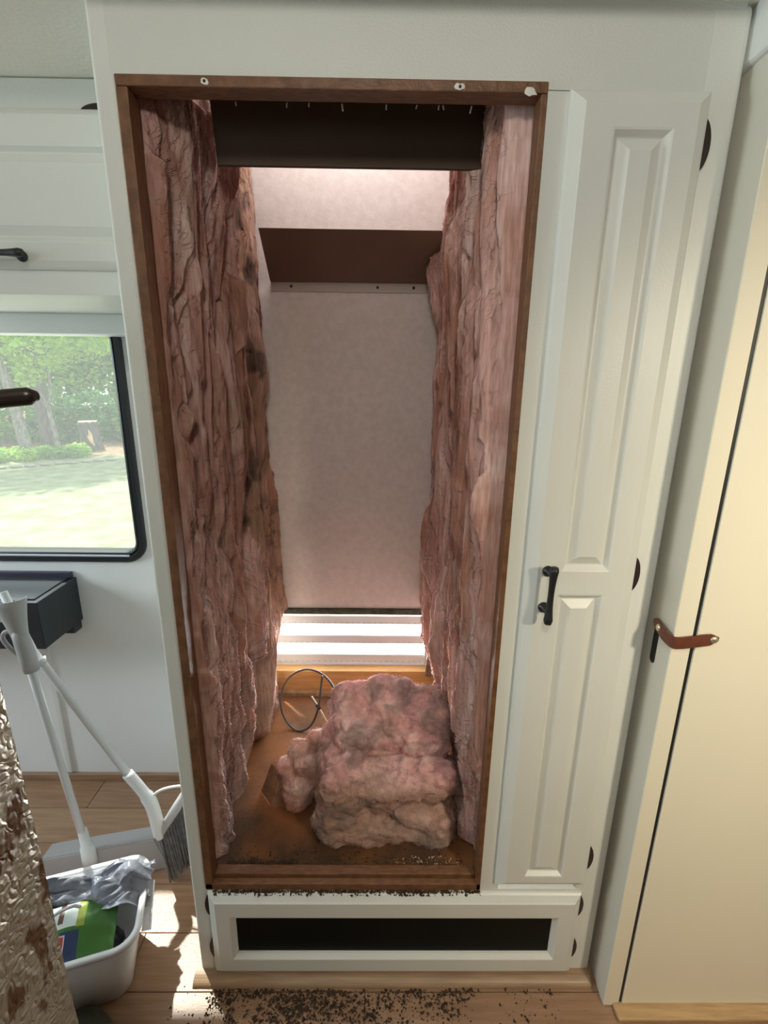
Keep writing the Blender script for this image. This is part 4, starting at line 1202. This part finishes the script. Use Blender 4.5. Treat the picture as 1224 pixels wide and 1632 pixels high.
r2 = N_.new('ShaderNodeValToRGB'); r2.color_ramp.elements[0].position = 0.56; r2.color_ramp.elements[1].position = 0.60
r2.color_ramp.elements[0].color = (0.85,) * 3 + (1,); r2.color_ramp.elements[1].color = (0.1,) * 3 + (1,)
L_.new(n1.outputs['Fac'], r2.inputs[0]); L_.new(r2.outputs[0], b_.inputs['Metallic'])
nb = N_.new('ShaderNodeTexVoronoi'); nb.feature = 'DISTANCE_TO_EDGE'; nb.inputs['Scale'].default_value = 42
nn = N_.new('ShaderNodeTexNoise'); nn.inputs['Scale'].default_value = 30
mxv = N_.new('ShaderNodeMix'); mxv.data_type = 'RGBA'; mxv.inputs[0].default_value = 0.12
L_.new(tcn.outputs['Object'], nn.inputs['Vector']); L_.new(tcn.outputs['Object'], mxv.inputs[6]); L_.new(nn.outputs['Color'], mxv.inputs[7]); L_.new(mxv.outputs[2], nb.inputs['Vector'])
bpn = N_.new('ShaderNodeBump'); bpn.inputs['Strength'].default_value = 0.55; bpn.inputs['Distance'].default_value = 0.008
L_.new(nb.outputs['Distance'], bpn.inputs['Height']); L_.new(bpn.outputs[0], b_.inputs['Normal'])
nu, nv = 200, 460
u = np.linspace(0, 1, nu)[:, None] + np.zeros((1, nv)); w_ = np.linspace(0, 1, nv)[None, :] + np.zeros((nu, 1))
FY = -1.02 + 0.617 * u; FZ = 0.01 + 1.44 * w_
FX = 0.0135 + 0.0010 * np.abs(pn(FY * 30, FZ * 60, 13)) + 0.0016 * np.abs(pn(FY * 26, FZ * 18, 3)) + 0.0013 * np.abs(pn(FY * 70, FZ * 24, 7)) + 0.002 * fbm(FY * 8, FZ * 6, 1, 2)
fo = grid_mesh('foil_sheet', FX, FY, FZ, fm, ap, np.ones((nu, nv, 3)))
tube('handle_bar', [(-0.02, -0.415, 1.313), (0.03, -0.412, 1.318), (0.092, -0.409, 1.324), (0.098, -0.409, 1.3245)], [0.0075, 0.0075, 0.007, 0.004], mat('dark_brown_bar', (0.02, 0.012, 0.009), 0.35), ap, 12)

# ------------------------------------------------------------------ unseen counter added behind the viewer to shade the low front
kc = empty('added_counter', (0.45, -1.55, 0)); tag(kc, 'unseen brown base unit with a grey worktop, added to shade the low front', 'counter')
box('body', -0.6, 1.5, -1.85, -1.08, 0.0, 0.90, taupe, kc, bev=0.003)
box('worktop', -0.62, 1.52, -1.87, -1.05, 0.90, 0.94, mat('grey_worktop', (0.35, 0.34, 0.33), 0.4), kc, bev=0.004)

# ------------------------------------------------------------------ outdoors
GZ = -0.9
def grid_ground(name, x0, x1, y0, y1, zf, m_, nu=80, nv=80):
    xs = np.linspace(x0, x1, nu)[:, None] + np.zeros((1, nv)); ys = np.linspace(y0, y1, nv)[None, :] + np.zeros((nu, 1))
    return grid_mesh(name, xs, ys, zf(xs, ys), m_, None, np.ones((nu, nv, 3)))
lawn = grid_ground('lawn', -45, 30, 0.8, 60, lambda x, y: GZ + 0.03 * fbm(x * 0.4, y * 0.4, 1, 2), mat('sunlit_lawn', (0.27, 0.295, 0.185), 0.95, col2=(0.17, 0.195, 0.10), nscale=3.0, detail=8, bump=0.8, bscale=14, bdist=0.05))
tag(lawn, 'bright mown lawn outside the window', 'lawn', kind='stuff')
pad = grid_ground('added_bounce_pad', -5, 6, 0.8, 3.6, lambda x, y: GZ + 0.05 + 0.02 * fbm(x * 2, y * 2, 9, 3), mat('pale_bounce_gravel', (0.80, 0.78, 0.74), 0.95, var=0.2, nscale=30, bump=0.5, bscale=60), 40, 24)  # unseen pad added to bounce sunlight up through the louvers
tag(pad, 'unseen pale gravel added outside the louvered vent to bounce daylight in', 'gravel', kind='stuff')
bed = grid_ground('leaf_litter', -30, -5.5, 12.6, 30, lambda x, y: GZ + 0.045 + 0.05 * fbm(x * 0.7, y * 0.7, 4, 3) - 0.25 * sstep(0.5, 0, np.minimum(y - 12.6 - 0.35 * (x + 8), 1)), mat('leaf_litter', (0.33, 0.22, 0.14), 0.95, col2=(0.16, 0.10, 0.06), nscale=7, detail=8, bump=0.8, bscale=20, bdist=0.04))
tag(bed, 'brown leaf litter under the trees behind the lawn', 'leaf litter', kind='stuff')

leafmats = [mat('leaf_a', (0.30, 0.50, 0.11), 0.6, col2=(0.18, 0.36, 0.08), nscale=2.5), mat('leaf_b', (0.20, 0.42, 0.14), 0.6, col2=(0.11, 0.27, 0.10), nscale=2.5), mat('leaf_c', (0.46, 0.62, 0.12), 0.6, col2=(0.30, 0.48, 0.09), nscale=2.5)]
for lm_ in leafmats:
    t = lm_.node_tree; b_ = t.nodes['Principled BSDF']
    trn = t.nodes.new('ShaderNodeBsdfTranslucent'); mxs = t.nodes.new('ShaderNodeMixShader'); mxs.inputs[0].default_value = 0.55
    src = b_.inputs['Base Color'].links[0].from_socket
    t.links.new(src, trn.inputs[0]); t.links.new(b_.outputs[0], mxs.inputs[1]); t.links.new(trn.outputs[0], mxs.inputs[2])
    t.links.new(mxs.outputs[0], t.nodes['Material Output'].inputs[0])
def leaves(name, blobs, n, size, m_, parent, seed):
    r = np.random.default_rng(seed)
    V, F = [], []
    wts = np.array([b[1][0] * b[1][1] * b[1][2] for b in blobs]) ** 0.7; wts /= wts.sum()
    for k in range(n):
        c_, s = blobs[r.choice(len(blobs), p=wts)]
        d = r.normal(size=3); d /= np.linalg.norm(d); q = np.array(c_) + d * np.array(s) * r.uniform(0.55, 1.0)
        a = r.normal(size=3); a /= np.linalg.norm(a); a[2] *= 0.6
        b_ = np.cross(a, r.normal(size=3)); b_ /= (np.linalg.norm(b_) + 1e-9)
        L = size * r.uniform(0.6, 1.3); i = len(V)
        V += [tuple(q - a * L * 0.5), tuple(q + b_ * L * 0.28 + np.array((0, 0, 0.1 * L))), tuple(q + a * L * 0.5), tuple(q - b_ * L * 0.28 + np.array((0, 0, 0.1 * L)))]
        F += [(i, i + 1, i + 2), (i, i + 2, i + 3)]
    me = bpy.data.meshes.new(name); me.from_pydata(V, [], F); me.update()
    o = link(name, me, m_, parent); tag(o, kind='stuff')
    return o
bark_g = mat('grey_bark', (0.12, 0.105, 0.10), 0.9, col2=(0.06, 0.05, 0.048), scale=(8, 8, 1.5), nscale=3, bump=0.6, bscale=12)
bark_p = mat('pale_bark', (0.24, 0.22, 0.19), 0.9, col2=(0.10, 0.09, 0.075), scale=(6, 6, 2), nscale=3, bump=0.4, bscale=14)
def trunk(path, rad, m_, parent, name='trunk'): return tube(name, smooth_path(path, 5), list(np.interp(np.linspace(0, 1, 5 * (len(path) - 1) + 1), np.linspace(0, 1, len(rad)), rad)), m_, parent, 9)
t1 = empty('leaning_tree', (-9.35, 12.6, GZ)); tag(t1, 'leaning pale-barked tree at the left edge of the window view', 'tree')
trunk([(-9.35, 12.6, GZ - 0.05), (-9.62, 12.7, 1.0), (-9.9, 12.8, 3.2), (-10.1, 12.9, 6.5)], [0.16, 0.13, 0.12, 0.08], bark_p, t1)
leaves('foliage', [((-10.2, 12.9, 6.0), (1.6, 1.4, 1.5)), ((-9.6, 12.7, 5.2), (1.3, 1.2, 0.9))], 1800, 0.26, leafmats[0], t1, 11)
t2 = empty('thick_tree', (-10.0, 14.6, GZ)); tag(t2, 'thick grey tree trunk beside the leaning pale tree outside the window', 'tree')
trunk([(-10.0, 14.6, GZ - 0.05), (-10.15, 14.6, 1.2), (-10.3, 14.6, 3.5), (-10.4, 14.7, 7.5)], [0.27, 0.21, 0.19, 0.12], bark_g, t2)
leaves('foliage', [((-10.5, 14.8, 7.0), (2.2, 2, 1.8)), ((-9.6, 14.4, 5.4), (1.4, 1.2, 0.9))], 2200, 0.28, leafmats[1], t2, 12)
t3 = empty('forked_sapling', (-8.75, 13.0, GZ)); tag(t3, 'slim forked sapling with yellow-green leaves left of the stump', 'tree')
trunk([(-8.75, 13.0, GZ - 0.05), (-8.80, 13.0, -0.2), (-8.88, 13.0, 0.55)], [0.085, 0.065, 0.06], bark_p, t3)
trunk([(-8.88, 13.0, 0.50), (-9.02, 13.0, 1.0), (-9.08, 13.0, 2.2)], [0.045, 0.035, 0.02], bark_p, t3, 'branch')
trunk([(-8.88, 13.0, 0.50), (-8.72, 13.0, 0.95), (-8.70, 13.0, 2.4)], [0.045, 0.04, 0.02], bark_p, t3, 'branch')
leaves('foliage', [((-8.9, 13.0, 2.1), (1.1, 0.9, 0.75)), ((-8.1, 12.9, 2.5), (1.2, 0.9, 0.6)), ((-7.3, 13.2, 2.3), (0.9, 0.8, 0.45)), ((-9.2, 12.9, 1.35), (0.45, 0.4, 0.35))], 3000, 0.17, leafmats[2], t3, 13)
su = empty('tree_stump', (-8.55, 14.2, GZ)); tag(su, 'cut tree stump with a pale sawn top and notch beyond the lawn', 'stump')
trunk([(-8.50, 14.2, GZ - 0.05), (-8.53, 14.2, -0.5), (-8.55, 14.2, -0.02)], [0.36, 0.28, 0.27], bark_g, su)
sawn = mat('sawn_wood', (0.68, 0.50, 0.32), 0.8, col2=(0.5, 0.34, 0.2), nscale=8)
V = [(-8.55 + 0.262 * math.cos(a), 14.2 + 0.262 * math.sin(a), z) for z in (-0.03, 0.0) for a in np.linspace(0, 2 * math.pi, 20, endpoint=False)]
mesh('sawn_top', V, [tuple(range(20)), tuple(range(20, 40))] + [(k, (k + 1) % 20, 20 + (k + 1) % 20, 20 + k) for k in range(20)], sawn, su)
V = []
for (dx, z) in ((0.02, -0.22), (0.12, -0.24), (0.17, -0.36), (0.20, -0.55), (0.235, -0.72), (0.15, -0.62), (0.06, -0.46), (0.01, -0.34)):
    for th_ in (0.0, 0.06): V.append((-8.53 + dx, 13.90 + 0.5 * dx * dx + th_ + 0.05 * (1 if z > -0.5 else 0) * (1 if th_ == 0 else 1), z))
nq = len(V) // 2
mesh('notch_face', V, [tuple(range(0, 2 * nq, 2)), tuple(range(1, 2 * nq, 2))] + [(2 * k, 2 * ((k + 1) % nq), 2 * ((k + 1) % nq) + 1, 2 * k + 1) for k in range(nq)], sawn, su)

k_ = 0
for (x, y, h, s) in ((-13.5, 19, 6.5, 2.6), (-10.8, 20.5, 7.5, 2.8), (-16.5, 22, 8, 3.2), (-12.5, 24, 9, 3.4), (-8.6, 22.5, 8, 3.0), (-19, 24, 9, 3.5), (-7.2, 19.5, 6.5, 2.5), (-15, 17.5, 6, 2.2), (-22.5, 18.5, 8, 3.2), (-19.2, 16.2, 6.5, 2.6), (-27, 21, 9, 3.6)):
    tr_ = empty('woodland_tree', (x, y, GZ)); tag(tr_, 'leafy green tree in the woods behind the lawn', 'tree', 'trees of the wood')
    trunk([(x, y, GZ - 0.05), (x + 0.1, y, h * 0.4), (x, y + 0.1, h * 0.8)], [0.25, 0.18, 0.08], bark_g, tr_)
    leaves('foliage', [((x, y, h * 0.72), (s, s, h * 0.34)), ((x - s * 0.4, y - 0.5, h * 0.36), (s * 0.9, s * 0.8, h * 0.25)), ((x + s * 0.5, y - 0.4, h * 0.25), (s * 0.8, s * 0.8, h * 0.22))], 2600, 0.42, leafmats[k_ % 2], tr_, 20 + k_); k_ += 1
for i, (x, y, w, h) in enumerate(((-9.9, 16.2, 1.3, 1.0), (-8.0, 16.6, 1.3, 1.1), (-11.6, 16.0, 1.4, 1.2), (-6.9, 16.4, 1.1, 1.0), (-13.4, 15.2, 1.5, 1.2), (-9.0, 17.6, 1.6, 1.6), (-7.3, 18.0, 1.5, 1.7), (-11.3, 18.2, 1.8, 1.9))):
    sh = empty('shrub', (x, y, GZ)); tag(sh, 'dense green shrub under the trees beyond the stump', 'shrub', 'shrubs of the wood edge')
    leaves('foliage', [((x, y, GZ + h * 0.6), (w, w * 0.7, h * 0.75)), ((x + 0.4 * w, y - 0.3, GZ + h * 1.2), (w * 0.7, w * 0.6, h * 0.6))], 1500, 0.2, leafmats[(i + 1) % 3 if i % 3 else 1], sh, 60 + i)
    trunk([(x, y, GZ - 0.03), (x, y, GZ + h * 0.7)], [0.04, 0.02], bark_g, sh, 'stem')
for i in range(11):
    x = -10.6 + 0.24 * i + random.uniform(-0.1, 0.1); y = 11.1 + 0.16 * i + random.uniform(-0.15, 0.25) + (0.5 if i % 2 else 0)
    gp_ = empty('groundcover_plant', (x, y, GZ)); tag(gp_, 'low leafy green plant behind the stone edging of the lawn', 'plant', 'plants along the stone edging')
    leaves('foliage', [((x, y, GZ + 0.16), (0.36, 0.3, 0.2))], 260, 0.13, leafmats[0 if i % 3 else 2], gp_, 90 + i)
stm = mat('edging_stone', (0.30, 0.27, 0.22), 0.9, var=0.3, nscale=6)
for i in range(13):
    s_ = i / 12
    x = -9.9 + 2.9 * s_; y = 10.35 + 2.0 * s_ + random.uniform(-0.05, 0.05)
    bm = bmesh.new(); bmesh.ops.create_icosphere(bm, subdivisions=2, radius=1.0)
    for v in bm.verts:
        p = v.co * (1 + 0.25 * float(pn(v.co.x * 1.5 + i, v.co.y * 1.5, v.co.z * 1.5)))
        v.co = Vector((x + p.x * 0.15, y + p.y * 0.08, GZ + 0.03 + p.z * 0.045))
    tag(bm_obj('edging_stone', bm, stm, None, True), 'pale stone in the edging between lawn and plants', 'stone', 'stones edging the lawn')

# ------------------------------------------------------------------ unseen lamps added behind the camera to shape the cabinet light
cl = empty('added_spot', (1.44, -1.32, 0.94)); tag(cl, 'added warm spot lamp, unseen behind the viewer, aimed at the right panel', 'lamp')
tube('base', [(1.44, -1.32, 0.94), (1.44, -1.32, 0.955), (1.44, -1.32, 0.96), (1.44, -1.32, 1.56)], [0.07, 0.065, 0.012, 0.010], vm, cl, 24)
tube('shade', [(1.455, -1.385, 1.64), (1.45, -1.364, 1.627), (1.443, -1.333, 1.607)], [0.03, 0.055, 0.06], vm, cl, 20)
ll = light('added_spot_light', 'SPOT', (1.437, -1.307, 1.59), (1.36, -0.05, 0.80), 92, (1.0, 0.88, 0.66))  # added warm beam, aimed at the right panel and off the recess
ll.data.spot_size = math.radians(88); ll.data.spot_blend = 1.0; ll.data.shadow_soft_size = 0.06

c2 = empty('added_ceiling_lamp', (0.35, -1.15, 2.06)); tag(c2, 'added dome lamp, unseen on the ceiling, brightening the fascia', 'lamp')
tube('base', [(0.35, -1.15, 2.06), (0.35, -1.15, 2.045)], 0.085, vm, c2, 24)
lampm = bpy.data.materials.new('added_lamp_dome'); lampm.use_nodes = True
lampm.node_tree.nodes['Principled BSDF'].inputs['Emission Color'].default_value = (1, 0.95, 0.86, 1)
lampm.node_tree.nodes['Principled BSDF'].inputs['Emission Strength'].default_value = 5
dome('lens', (0.35, -1.15, 2.045), (0, 0, -1), 0.07, 0.022, lampm, c2, 20)
light('added_ceiling_light', 'POINT', (0.35, -1.15, 1.95), (0.35, -1.15, 0), 20, (1.0, 0.97, 0.88), 0.06)  # added light, placed to brighten the fascia
